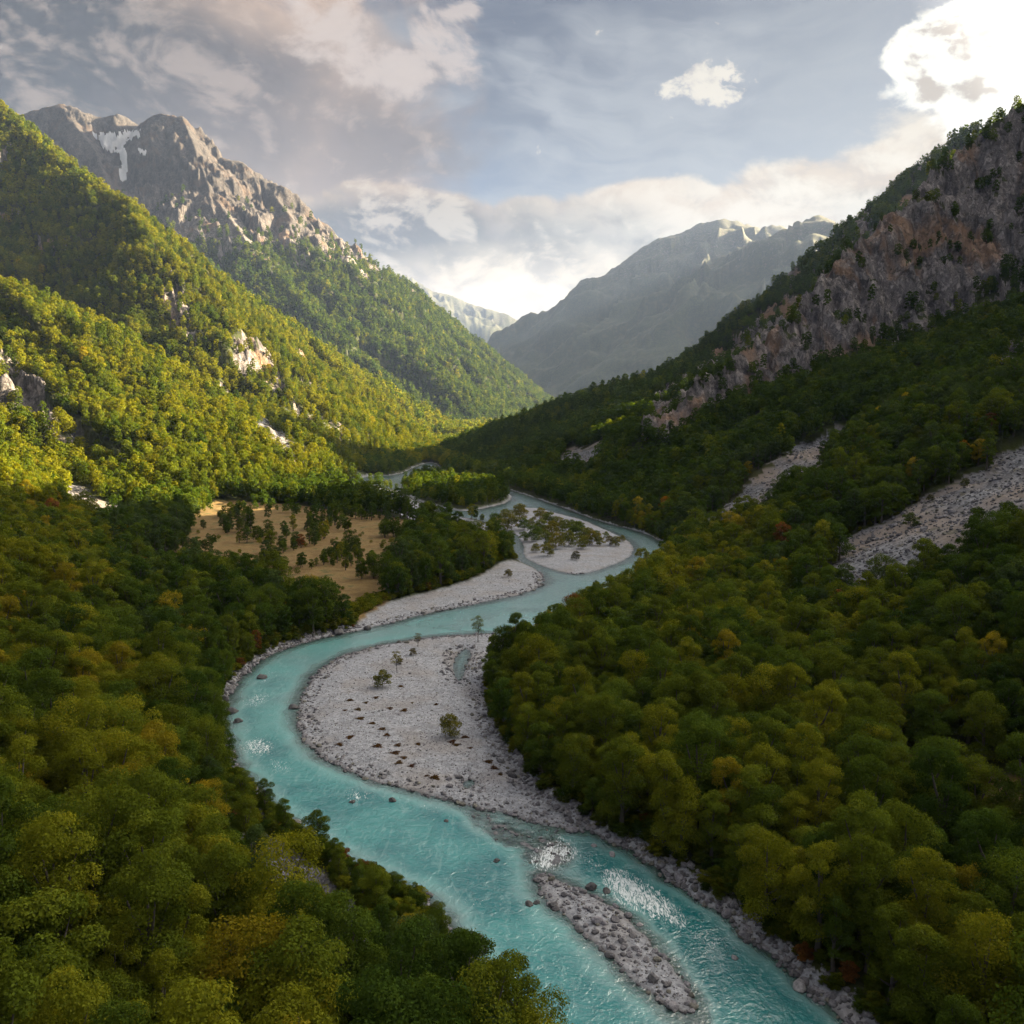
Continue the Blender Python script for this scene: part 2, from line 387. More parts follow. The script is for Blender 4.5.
def build_land(mat):
    na, nr_ = GX.shape
    idx = np.arange(na*nr_).reshape(na, nr_)
    # quads facing up
    f = np.stack([idx[:-1, :-1], idx[:-1, 1:], idx[1:, 1:], idx[1:, :-1]], -1).reshape(-1, 4)[:, ::-1]
    f = f[:, [0, 1, 2, 3]]
    fl = LAB[:-1, :-1].reshape(-1)
    V = np.stack([GX, GY, GZ], -1).reshape(-1, 3)
    m1 = np.stack([ROCK, STONE, MDW, np.ones_like(ROCK)], -1).reshape(-1, 4)
    m2 = np.stack([M_snow, GRAV, np.clip(INW/4, 0, 1), np.ones_like(ROCK)], -1).reshape(-1, 4)
    names = {0: 'ground', 1: 'hills_left', 2: 'mountain_left', 3: 'mountain_rocky', 4: 'mountain_distant', 5: 'mountain_far', 6: 'hills_right', 7: 'mountain_right'}
    desc = {0: 'flat valley floor with forest soil, dry meadow, gravel bars and river bed', 1: 'lower wooded slope and spur on the sunlit side of the valley',
            2: 'big sunlit wooded mountainside with rock outcrops and pale gullies', 3: 'high grey rocky mountain with jagged summits and a snow patch',
            4: 'blue hazy mountain slopes closing the end of the valley', 5: 'faintest pale mountain ridge seen through the gap of the valley',
            6: 'shaded wooded slope with grey scree chutes beside the river', 7: 'shaded mountain with a long band of grey and rust coloured cliffs'}
    for k, nm in names.items():
        s = fl == k
        if not s.any(): continue
        ff = f[s]
        u, inv = np.unique(ff, return_inverse=True)
        me = mesh_from(nm, V[u], inv.reshape(ff.shape), {'m1': ('FLOAT_COLOR', m1[u]), 'm2': ('FLOAT_COLOR', m2[u])})
        link(nm, me, mat, kind='structure', label=desc[k])
# ------------------------------------------------------------------ node helpers
class NT:
    def __init__(s, tree): s.t = tree; s.n = tree.nodes; s.l = tree.links
    def new(s, ty, **kw):
        n = s.n.new(ty)
        for k, v in kw.items(): setattr(n, k, v)
        return n
    def put(s, sock, v):
        if v is None: return
        if hasattr(v, 'is_output') or isinstance(v, bpy.types.NodeSocket): s.l.new(v, sock)
        else:
            try: sock.default_value = v
            except Exception:
                sock.default_value = (v, v, v)
    def math(s, op, a, b=None, c=None, clamp=False):
        n = s.new('ShaderNodeMath', operation=op, use_clamp=clamp)
        s.put(n.inputs[0], a); s.put(n.inputs[1], b)
        if c is not None: s.put(n.inputs[2], c)
        return n.outputs[0]
    def vmath(s, op, a, b=None):
        n = s.new('ShaderNodeVectorMath', operation=op)
        s.put(n.inputs[0], a)
        if b is not None:
            if op == 'SCALE': s.put(n.inputs[3], b)
            else: s.put(n.inputs[1], b)
        return n.outputs['Value'] if op in ('LENGTH', 'DOT_PRODUCT', 'DISTANCE') else n.outputs[0]
    def mix(s, f, a, b, blend='MIX'):
        n = s.new('ShaderNodeMix', data_type='RGBA', blend_type=blend, clamp_factor=True)
        s.put(n.inputs[0], f); s.put(n.inputs[6], a); s.put(n.inputs[7], b)
        return n.outputs[2]
    def noise(s, vec, scale, detail=4, rough=.55, dist=0, dim='3D', w=None):
        n = s.new('ShaderNodeTexNoise', noise_dimensions=dim)
        if vec is not None: s.l.new(vec, n.inputs['Vector'])
        n.inputs['Scale'].default_value = scale; n.inputs['Detail'].default_value = detail
        n.inputs['Roughness'].default_value = rough; n.inputs['Distortion'].default_value = dist
        return n.outputs['Fac']
    def vor(s, vec, scale, feature='F1', rand=1.0, out='Distance'):
        n = s.new('ShaderNodeTexVoronoi', feature=feature)
        if vec is not None: s.l.new(vec, n.inputs['Vector'])
        n.inputs['Scale'].default_value = scale; n.inputs['Randomness'].default_value = rand
        return n.outputs[out]
    def ramp(s, f, a, b, lo=0.0, hi=1.0, smooth=True):
        n = s.new('ShaderNodeMapRange', interpolation_type='SMOOTHSTEP' if smooth else 'LINEAR')
        s.put(n.inputs[0], f); s.put(n.inputs[1], a); s.put(n.inputs[2], b); s.put(n.inputs[3], lo); s.put(n.inputs[4], hi)
        return n.outputs[0]
    def attr(s, name, out='Fac', ty='GEOMETRY'):
        n = s.new('ShaderNodeAttribute', attribute_name=name, attribute_type=ty)
        return n.outputs[out]
    def sep(s, c):
        n = s.new('ShaderNodeSeparateColor'); s.l.new(c, n.inputs[0]); return n.outputs
    def bump(s, h, strength, dist, normal=None):
        n = s.new('ShaderNodeBump'); n.inputs['Strength'].default_value = strength; n.inputs['Distance'].default_value = dist
        s.l.new(h, n.inputs['Height'])
        if normal is not None: s.l.new(normal, n.inputs['Normal'])
        return n.outputs[0]
def new_mat(name):
    m = bpy.data.materials.new(name); m.use_nodes = True
    t = NT(m.node_tree); t.n.clear()
    return m, t
def finish(t, shader):
    o = t.new('ShaderNodeOutputMaterial'); t.l.new(shader, o.inputs[0])
def principled(t, color, rough=.9, normal=None, spec=.3, **kw):
    p = t.new('ShaderNodeBsdfPrincipled')
    t.put(p.inputs['Base Color'], color); t.put(p.inputs['Roughness'], rough)
    p.inputs['Specular IOR Level'].default_value = spec
    if normal is not None: t.l.new(normal, p.inputs['Normal'])
    return p
def C(r, g, b): return (r, g, b, 1.0)

def land_material():
    m, t = new_mat('land')
    geo = t.new('ShaderNodeNewGeometry'); P = geo.outputs['Position']
    m1 = t.sep(t.attr('m1', 'Color')); m2 = t.sep(t.attr('m2', 'Color'))
    rock, stone, mdw = m1[0], m1[1], m1[2]; snow, grav, wet = m2[0], m2[1], m2[2]
    # forest floor and far woodland
    n1 = t.noise(P, .03, 6, .6); n2 = t.noise(P, .35, 5, .65)
    soil = t.mix(t.ramp(n2, .35, .65), C(.016, .022, .006), C(.040, .044, .013))
    soil = t.mix(t.ramp(n1, .45, .62), soil, C(.052, .050, .016))
    clump = t.vor(P, .085, out='Distance')
    wood = t.mix(t.ramp(clump, .1, .75), C(.050, .062, .012), C(.016, .022, .006))
    soil = t.mix(t.ramp(t.noise(P, .004, 3), .35, .6, 0, .75), soil, wood)
    # dry grass
    g1 = t.noise(P, .09, 6, .65); g2 = t.noise(P, .9, 4, .7)
    grass = t.mix(t.ramp(g1, .36, .64), C(.140, .088, .030), C(.225, .148, .056))
    grass = t.mix(t.ramp(g1, .52, .64), grass, C(.080, .078, .024))
    grass = t.mix(t.ramp(g2, .35, .7, 0, .55), grass, C(.10, .066, .024))
    col = t.mix(mdw, soil, grass)
    # gravel and cobbles
    v1 = t.vor(P, .85, out='Color'); v1d = t.vor(P, .85); v2 = t.vor(P, 2.1, out='Color'); v3 = t.noise(P, .05, 5, .6)
    s1 = t.sep(v1)[0]; s2 = t.sep(v2)[1]
    gv = t.mix(t.ramp(s1, .0, 1, smooth=False), C(.140, .148, .165), C(.355, .365, .385))
    gv = t.mix(.5, gv, t.mix(s2, C(.140, .145, .162), C(.370, .378, .40)))
    gv = t.mix(t.ramp(v3, .45, .65, 0, .45), gv, C(.22, .19, .165))
    streak = t.noise(t.vmath('MULTIPLY', P, (.05, .22, .1)), 1.0, 4, .6)
    gv = t.mix(t.ramp(streak, .52, .66, 0, .35), gv, C(.15, .145, .15))
    wetf = t.ramp(t.new('ShaderNodeSeparateXYZ').outputs[2], 0, 1)
    sz = t.new('ShaderNodeSeparateXYZ'); t.l.new(P, sz.inputs[0])
    damp = t.ramp(sz.outputs[2], .02, .38, .42, 1.0)
    gv = t.mix(1.0, gv, t.mix(damp, C(.42, .40, .38), C(1, 1, 1)), 'MULTIPLY')
    bed = t.mix(t.ramp(s1, 0, 1), C(.15, .145, .12), C(.34, .33, .28))
    gv = t.mix(t.ramp(sz.outputs[2], -.12, .0, 1, 0), gv, bed)
    col = t.mix(grav, col, gv)
    # scree
    q = t.vor(P, .55, out='Color'); q1 = t.sep(q)[0]
    sc = t.mix(q1, C(.072, .074, .082), C(.21, .213, .226))
    sc = t.mix(t.ramp(t.noise(P, .02, 4), .4, .65), sc, C(.20, .165, .14))
    sc = t.mix(t.ramp(t.noise(P, .12, 4), .56, .7), sc, C(.10, .092, .07))
    col = t.mix(stone, col, sc)
    # rock: vertical streaks, rust stains
    st = t.noise(t.vmath('MULTIPLY', P, (.045, .045, .012)), 1.0, 7, .66, .6)
    st2 = t.noise(t.vmath('MULTIPLY', P, (.012, .012, .005)), 1.0, 5, .6, .3)
    rk = t.mix(t.ramp(st, .34, .62), C(.095, .090, .095), C(.36, .325, .31))
    ck = t.noise(t.vmath('MULTIPLY', P, (.16, .16, .07)), 1.0, 9, .72, .4)
    crk = t.ramp(t.math('ABSOLUTE', t.math('SUBTRACT', ck, .5)), .0, .035)
    rk = t.mix(1.0, rk, t.mix(crk, C(.42, .42, .44), C(1.05, 1.05, 1.05)), 'MULTIPLY')
    rk = t.mix(1.0, rk, t.mix(t.ramp(ck, .35, .65), C(.65, .65, .66), C(1.25, 1.22, 1.2)), 'MULTIPLY')
    rk = t.mix(t.ramp(st2, .52, .64, 0, .75), rk, C(.36, .215, .125))
    rk = t.mix(t.ramp(t.noise(P, .11, 6, .7), .50, .66, 0, .7), rk, C(.05, .052, .040))
    rk = t.mix(t.ramp(sz.outputs[2], 600, 1000, 0, .80), rk, C(.048, .041, .039))
    rb = t.math('ADD', rock, t.math('MULTIPLY', t.math('SUBTRACT', t.noise(P, .05, 6, .7), .5), 1.1))
    rfac = t.math('MULTIPLY', t.ramp(rb, .38, .58), t.ramp(rock, .02, .2))
    col = t.mix(rfac, col, rk)
    col = t.mix(t.ramp(t.math('ADD', snow, t.math('MULTIPLY', t.math('SUBTRACT', t.noise(P, .02, 4), .5), .6)), .4, .6), col, C(.72, .72, .74))
    # relief
    h = t.math('ADD', t.math('MULTIPLY', v1d, .5), t.math('MULTIPLY', t.noise(P, .5, 5, .7), 1.0))
    hb = t.bump(h, .5, .6)
    rbmp = t.bump(t.math('ADD', t.math('MULTIPLY', st, 1.3), t.math('ADD', t.math('MULTIPLY', ck, .7), t.math('MULTIPLY', crk, .12))), 1.0, 11.0)
    nm = t.new('ShaderNodeMix', data_type='VECTOR'); t.l.new(rfac, nm.inputs[0]); t.l.new(hb, nm.inputs[4]); t.l.new(rbmp, nm.inputs[5])
    p = principled(t, col, .92, nm.outputs[1], .2)
    finish(t, p.outputs[0])
    return m

# ------------------------------------------------------------------ light, air, camera
SUN_AZ = R(57)     # to the right of the view
SUN_EL = R(21)
def lights():
    d = Vector((math.sin(SUN_AZ)*math.cos(SUN_EL), math.cos(SUN_AZ)*math.cos(SUN_EL), math.sin(SUN_EL)))
    L = bpy.data.lights.new('sun', 'SUN'); L.energy = 5.0; L.angle = R(.5); L.color = (1.0, .81, .52)
    o = bpy.data.objects.new('sun', L); COL.objects.link(o); o.location = (300, -200, 900)
    o.rotation_euler = (-d).to_track_quat('-Z', 'Y').to_euler()
def camera():
    cam = bpy.data.cameras.new('camera'); o = bpy.data.objects.new('camera', cam); COL.objects.link(o)
    cam.sensor_width = 36; cam.sensor_fit = 'HORIZONTAL'; cam.lens = 36*F/1024.0
    cam.clip_start = 1; cam.clip_end = 60000
    o.location = (0, 0, CAMZ); o.rotation_euler = (math.pi/2-TILT, 0, 0)
    SC.camera = o
def haze():
    m, t = new_mat('air')
    v = t.new('ShaderNodeVolumePrincipled')
    v.inputs['Color'].default_value = (.43, .58, .95, 1); v.inputs['Density'].default_value = HAZE
    v.inputs['Anisotropy'].default_value = .1
    o = t.new('ShaderNodeOutputMaterial'); t.l.new(v.outputs[0], o.inputs['Volume'])
    x0, x1, y0, y1, z0, z1 = -27000, 27000, -27000, 27000, -6, float(GZ.max())+20
    print('TOP', z1)
    vs = np.array([(x, y, z) for x in (x0, x1) for y in (y0, y1) for z in (z0, z1)])
    fs = np.array([(0, 1, 3, 2), (4, 6, 7, 5), (0, 4, 5, 1), (2, 3, 7, 6), (0, 2, 6, 4), (1, 5, 7, 3)])
    link('haze', mesh_from('haze', vs, fs, smooth=False), m, kind='stuff', label='thin blue haze filling the air of the valley')
HAZE = 1.8e-5
# ------------------------------------------------------------------ trees
def leaf_material():
    m, t = new_mat('foliage')
    tint = t.new('ShaderNodeAttribute', attribute_name='tint', attribute_type='INSTANCER')
    oi = t.new('ShaderNodeObjectInfo')
    base = t.mix(tint.outputs['Alpha'], oi.outputs['Color'], tint.outputs['Color'])
    lv = t.sep(t.attr('leaf', 'Color'))
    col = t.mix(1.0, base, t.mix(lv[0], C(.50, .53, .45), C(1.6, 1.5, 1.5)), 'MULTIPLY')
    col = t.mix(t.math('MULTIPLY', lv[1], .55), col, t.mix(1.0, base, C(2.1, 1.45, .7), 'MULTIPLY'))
    d = t.new('ShaderNodeBsdfDiffuse'); t.l.new(col, d.inputs[0])
    tr = t.new('ShaderNodeBsdfTranslucent'); t.l.new(t.mix(1.0, col, C(1.25, 1.15, .6), 'MULTIPLY'), tr.inputs[0])
    mx = t.new('ShaderNodeMixShader'); mx.inputs[0].default_value = .42
    t.l.new(d.outputs[0], mx.inputs[1]); t.l.new(tr.outputs[0], mx.inputs[2])
    finish(t, mx.outputs[0]); return m
def bark_material():
    m, t = new_mat('bark')
    P = t.new('ShaderNodeNewGeometry').outputs['Position']
    n = t.noise(t.vmath('MULTIPLY', P, (3, 3, .7)), 1.0, 5, .7)
    p = principled(t, t.mix(n, C(.035, .028, .022), C(.14, .12, .10)), .95, t.bump(n, .6, .1))
    finish(t, p.outputs[0]); return m

def tube_mesh(paths, sides=6):
    "tapered limbs: list of [(point, radius), ...]"
    V = []; Fc = []
    for path in paths:
        base = len(V)
        for i, (p, r) in enumerate(path):
            p = Vector(p); a = Vector(path[max(0, i-1)][0]); b = Vector(path[min(len(path)-1, i+1)][0])
            tdir = (b-a).normalized()
            u = tdir.orthogonal().normalized(); v = tdir.cross(u)
            for k in range(sides):
                an = 2*math.pi*k/sides
                q = p+(u*math.cos(an)+v*math.sin(an))*r
                V.append((q.x, q.y, q.z))
        for i in range(len(path)-1):
            for k in range(sides):
                a0 = base+i*sides+k; a1 = base+i*sides+(k+1) % sides
                Fc.append((a0, a1, a1+sides, a0+sides))
    return np.array(V), np.array(Fc)

def crown_shape(h, rad_, seed, nlobe, nleaf, size, dens='full', low=.07):
    "leaf clumps spread over the lobes of a crown of height h and radius rad_"
    g = np.random.default_rng(seed)
    zb = h*low; hc = h-zb
    L = []
    # lobes on an egg-shaped envelope
    for i in range(nlobe):
        f = (i+.5)/nlobe
        zf = .10+.80*f**.85
        prof = math.sqrt(max(0, 1-((zf-.38)/.66)**2)) if zf > .38 else .72+.28*(zf/.38)
        an = i*2.39996+g.uniform(-.5, .5)
        rr_ = rad_*prof*g.uniform(.42, .80)
        lr = rad_*g.uniform(.30, .50)*(1-.25*f)
        L.append((rr_*math.cos(an), rr_*math.sin(an), zb+hc*zf*.94, lr))
    L.append((g.uniform(-.1, .1)*rad_, g.uniform(-.1, .1)*rad_, zb+hc*.84, rad_*.36))
    L.append((0, 0, zb+hc*.45, rad_*.62))
    L = np.array(L)
    wts = L[:, 3]**2; wts /= wts.sum()
    n = int(nleaf*1.9)
    li = g.choice(len(L), n, p=wts)
    d = g.normal(size=(n, 3)); d[:, 2] = np.where(d[:, 2] < -.35, -d[:, 2]*g.uniform(.2, 1, n), d[:, 2]); d /= np.linalg.norm(d, axis=1, keepdims=True)
    rr_ = L[li, 3]*(1-.45*g.random(n)**2.2)*(1+.14*g.normal(size=n)*(1 if dens != 'full' else .7))
    p = L[li, :3]+d*rr_[:, None]*np.array([1, 1, .88])
    # drop what lies well inside other lobes
    q = np.linalg.norm(p[:, None, :]-L[None, :, :3], axis=2)/L[None, :, 3]
    q[np.arange(n), li] = 9
    keep = (q.min(1) > .72) | (g.random(n) < .12)
    p = p[keep][:nleaf]; d = d[keep][:nleaf]; li = li[keep][:nleaf]
    n = len(p)
    nn = d+g.normal(size=(n, 3))*.50+np.array([0, 0, .25]); nn /= np.linalg.norm(nn, axis=1, keepdims=True)
    u = np.cross(nn, g.normal(size=(n, 3))); u /= np.linalg.norm(u, axis=1, keepdims=True); v = np.cross(nn, u)
    s = size*g.uniform(.6, 1.35, n)[:, None]
    asp = g.uniform(.55, .9, n)[:, None]
    k1 = g.uniform(.7, 1.1, (n, 1)); k2 = g.uniform(.7, 1.1, (n, 1))
    V = np.stack([p-u*s*.5*k1, p-v*s*asp*.5*k2-nn*s*.12, p+u*s*.5, p+v*s*asp*.5*k1+nn*s*.10], 1).reshape(-1, 3)
    Fc = np.arange(n*4).reshape(n, 4)
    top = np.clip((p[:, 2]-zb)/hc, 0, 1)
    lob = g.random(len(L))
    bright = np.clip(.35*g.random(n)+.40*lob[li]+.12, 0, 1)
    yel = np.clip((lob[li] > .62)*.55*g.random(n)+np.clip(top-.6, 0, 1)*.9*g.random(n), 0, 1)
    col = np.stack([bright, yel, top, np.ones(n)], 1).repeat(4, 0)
    return V, Fc, col, L

def trunk_shape(h, rad_, L, seed, sides=7, thick=.030):
    g = np.random.default_rng(seed)
    z = np.linspace(0, h*.68, 6); wx = np.cumsum(g.normal(0, h*.008, 6)); wy = np.cumsum(g.normal(0, h*.008, 6))
    paths = [[((wx[i]*(i > 0), wy[i]*(i > 0), z[i] if i else -1.2), h*thick*(1.35 if i == 0 else 1)*(1-.85*i/5)) for i in range(6)]]
    order = g.permutation(len(L))[:9]
    for j in order:
        tgt = L[j]
        t0 = np.clip(tgt[2]/h*.62, .18, .7)
        k = t0*h/(h*.80)*5; i0 = int(k); fr = k-i0; i0 = min(i0, 4)
        sx = wx[i0]+(wx[i0+1]-wx[i0])*fr; sy = wy[i0]+(wy[i0+1]-wy[i0])*fr
        s0 = (sx, sy, t0*h); e = (tgt[0], tgt[1], tgt[2])
        mid = ((s0[0]+e[0])/2, (s0[1]+e[1])/2, s0[2]+(e[2]-s0[2])*.40)
        paths.append([(s0, h*.012), (mid, h*.008), (e, h*.002)])
    return tube_mesh(paths, sides)

MATS = {}
def tree_meshes(h, rad_, seed, nlobe, nleaf, size, dens='full', low=.07, thick=.030):
    V, Fc, col, L = crown_shape(h, rad_, seed, nlobe, nleaf, size, dens, low)
    crown = mesh_from('crown', V, Fc, {'leaf': ('FLOAT_COLOR', col)}, smooth=False); crown.materials.append(MATS['leaf'])
    tv, tf = trunk_shape(h, rad_, L, seed, 6, thick)
    trunk = mesh_from('trunk', tv, tf); trunk.materials.append(MATS['bark'])
    return crown, trunk, (V, Fc, col, tv, tf)
def joined(name, parts, with_trunk=True):
    V, Fc, col, tv, tf = parts
    if not with_trunk:
        me = mesh_from(name, V, Fc, {'leaf': ('FLOAT_COLOR', col)}, smooth=False); me.materials.append(MATS['leaf']); return me
    VV = np.concatenate([V, tv]); FF = np.concatenate([Fc, tf+len(V)])
    cc = np.concatenate([col, np.zeros((len(tv), 4))])
    me = mesh_from(name, VV, FF, {'leaf': ('FLOAT_COLOR', cc)}, smooth=False)
    me.materials.append(MATS['leaf']); me.materials.append(MATS['bark'])
    mi = np.zeros(len(FF), np.int32); mi[len(Fc):] = 1
    me.polygons.foreach_set('material_index', mi)
    return me

# shapes: (height, radius, lobes)
SHAPES = [(19, 5.4, 17), (18, 6.2, 19), (22, 5.3, 18), (16, 5.0, 14), (20, 6.6, 22), (23, 5.0, 16), (15, 5.7, 13)]
def add_points(name, pos, rot, scl, var, tint, protos, label):
    "many small things as one object: every point carries one copy"
    pc = bpy.data.collections.new(name+'_kinds')
    for i, me in enumerate(protos):
        pc.objects.link(bpy.data.objects.new('%s_kind_%02d' % (name, i), me))
    me = bpy.data.meshes.new(name); n = len(pos)
    me.vertices.add(n); me.vertices.foreach_set('co', np.ascontiguousarray(pos, np.float32).ravel())
    for an, ty, dat, key in (('rot', 'FLOAT_VECTOR', rot, 'vector'), ('scl', 'FLOAT_VECTOR', scl, 'vector'), ('var', 'INT', var, 'value'), ('tint', 'FLOAT_COLOR', tint, 'color')):
        a = me.attributes.new(an, ty, 'POINT'); a.data.foreach_set(key, np.ascontiguousarray(dat, np.int32 if ty == 'INT' else np.float32).ravel())
    o = link(name, me, None, kind='stuff', label=label)
    ng = bpy.data.node_groups.new(name, 'GeometryNodeTree')
    ng.interface.new_socket('Geometry', in_out='INPUT', socket_type='NodeSocketGeometry')
    ng.interface.new_socket('Geometry', in_out='OUTPUT', socket_type='NodeSocketGeometry')
    N = ng.nodes; Lk = ng.links
    gi = N.new('NodeGroupInput'); go = N.new('NodeGroupOutput')
    ci = N.new('GeometryNodeCollectionInfo'); ci.inputs['Collection'].default_value = pc
    ci.inputs['Separate Children'].default_value = True; ci.inputs['Reset Children'].default_value = True
    ip = N.new('GeometryNodeInstanceOnPoints'); ip.inputs['Pick Instance'].default_value = True
    def na(nm, ty):
        a = N.new('GeometryNodeInputNamedAttribute'); a.data_type = ty; a.inputs['Name'].default_value = nm; return a.outputs['Attribute']
    Lk.new(gi.outputs[0], ip.inputs['Points']); Lk.new(ci.outputs[0], ip.inputs['Instance'])
    Lk.new(na('var', 'INT'), ip.inputs['Instance Index']); Lk.new(na('rot', 'FLOAT_VECTOR'), ip.inputs['Rotation']); Lk.new(na('scl', 'FLOAT_VECTOR'), ip.inputs['Scale'])
    Lk.new(ip.outputs[0], go.inputs[0])
    md = o.modifiers.new('spread', 'NODES'); md.node_group = ng
    return o

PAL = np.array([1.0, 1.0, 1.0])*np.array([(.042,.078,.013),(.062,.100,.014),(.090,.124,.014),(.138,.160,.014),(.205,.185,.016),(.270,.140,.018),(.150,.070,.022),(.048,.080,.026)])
PALNAME = ['dark green', 'green', 'olive green', 'yellow-green', 'golden yellow', 'orange', 'russet brown', 'deep blue-green']

def candidates(s, r0, r1, seed):
    g = np.random.default_rng(seed)
    hw = math.tan(R(34.5))
    ys = np.arange(max(60, r0*.8), r1, s*.87)
    xs = np.arange(-r1*hw, r1*hw, s)
    X, Y = np.meshgrid(xs, ys); X = X+(np.arange(len(ys)) % 2)[:, None]*s*.5
    X = X.ravel(); Y = Y.ravel()
    X = X+g.uniform(-.36, .36, X.size)*s; Y = Y+g.uniform(-.36, .36, Y.size)*s
    r = np.hypot(X, Y)
    k = (r >= r0) & (r < r1) & (np.abs(X) < Y*hw+25)
    return X[k], Y[k]

def place_trees():
    rows = []
    for (s, r0, r1, seed, lvl) in ((7.8, 90, 1000, 1, 0), (8.6, 1000, 2400, 2, 1), (13.5, 2400, 5600, 3, 2)):
        X, Y = candidates(s, r0, r1, seed)
        z = gsample(GZ, X, Y); r = np.hypot(X, Y)
        lab = gsample(LAB, X, Y, True)
        inw = gsample(INW, X, Y); w = gsample(W_, X, Y); grv = gsample(GRV, X, Y); bc = gsample(BC, X, Y)
        rock = gsample(ROCK, X, Y); mdw = gsample(MDW, X, Y); stone = gsample(STONE, X, Y); nz = gsample(NZ, X, Y)
        g = np.random.default_rng(seed+100); u = g.random(X.size)
        patch = fbm(X/48, Y/48, 3, 150); patch2 = fbm(X/34, Y/34, 3, 151)
        keep = (inw < np.where(Y > 430, -1.6, -3.2)) & (grv < -1.0) & (stone < .25)
        # on the clump island trees stand dense; the middle island has low scrub
        keep |= (bc > 2.5)
        keep &= ~((rock > .35) & (u > .16)) & ~((rock > .8) & (u > .06))
        keep &= (mdw < .4) | ((patch2 > .17) & (u < .80)) | (u < .012)
        keep &= (nz > .34) | (u < .3)
        keep &= ~((patch < -.42) & (u < .45) & (r > 260))
        keep &= ~((lab == 3) & (z+fbm(X/150, Y/150, 4, 152)*620 > 860)) & (lab != 4) & (lab != 5)
        X, Y, z, r, lab, u, mdw, patch, bc, inw = [a[keep] for a in (X, Y, z, r, lab, u, mdw, patch, bc, inw)]
        # keep what the terrain does not hide
        el = (z+17-CAMZ)/r
        ia, ir = gidx(X, Y)
        back = np.clip(ir-4, 0, len(rad)-1)
        run = RUN[np.rint(ia).astype(int), np.rint(back).astype(int)]
        run = np.minimum.reduce([run, RUN[np.clip(np.rint(ia).astype(int)-10, 0, len(ang)-1), np.rint(back).astype(int)], RUN[np.clip(np.rint(ia).astype(int)+10, 0, len(ang)-1), np.rint(back).astype(int)]])
        vis = el > run-.012
        X, Y, z, r, lab, u, mdw, patch, bc, inw = [a[vis] for a in (X, Y, z, r, lab, u, mdw, patch, bc, inw)]
        g = np.random.default_rng(seed+200); n = len(X)
        sc = g.uniform(.66, 1.26, n)*(1+.14*patch)*(s/8.2 if lvl == 2 else 1.0)
        sc = np.where(mdw > .4, sc*g.uniform(.4, .78, n), sc)
        sc = np.where((bc > 2.5), sc*.8, sc); sc = np.where(sdist(GULLY, X, Y) > -16, sc*.55, sc)
        sc = np.where(inw > -11, sc*g.uniform(.55, .95, n), sc)
        sc *= np.interp(r, [100, 240, 500, 1200], [1.22, 1.1, .98, .95])
        # colour: patches of autumn, with sunlight put into the leaf colour of lit slopes
        y_ = Y
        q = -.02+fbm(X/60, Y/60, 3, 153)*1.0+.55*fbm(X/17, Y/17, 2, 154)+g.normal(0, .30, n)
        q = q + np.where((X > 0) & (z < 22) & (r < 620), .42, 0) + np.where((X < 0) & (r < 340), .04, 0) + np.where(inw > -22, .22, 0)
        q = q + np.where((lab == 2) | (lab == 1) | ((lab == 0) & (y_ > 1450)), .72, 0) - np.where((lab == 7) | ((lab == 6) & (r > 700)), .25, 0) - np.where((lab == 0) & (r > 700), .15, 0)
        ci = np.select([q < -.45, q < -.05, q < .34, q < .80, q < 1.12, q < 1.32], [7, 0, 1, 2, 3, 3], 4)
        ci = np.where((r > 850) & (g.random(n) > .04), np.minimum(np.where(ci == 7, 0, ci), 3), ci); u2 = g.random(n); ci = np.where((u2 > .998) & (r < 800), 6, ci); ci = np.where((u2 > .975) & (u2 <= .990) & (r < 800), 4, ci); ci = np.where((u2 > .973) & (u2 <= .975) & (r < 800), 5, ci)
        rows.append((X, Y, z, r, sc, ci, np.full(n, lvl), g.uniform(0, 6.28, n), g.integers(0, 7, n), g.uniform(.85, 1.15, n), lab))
    return [np.concatenate([row[i] for row in rows]) for i in range(11)]
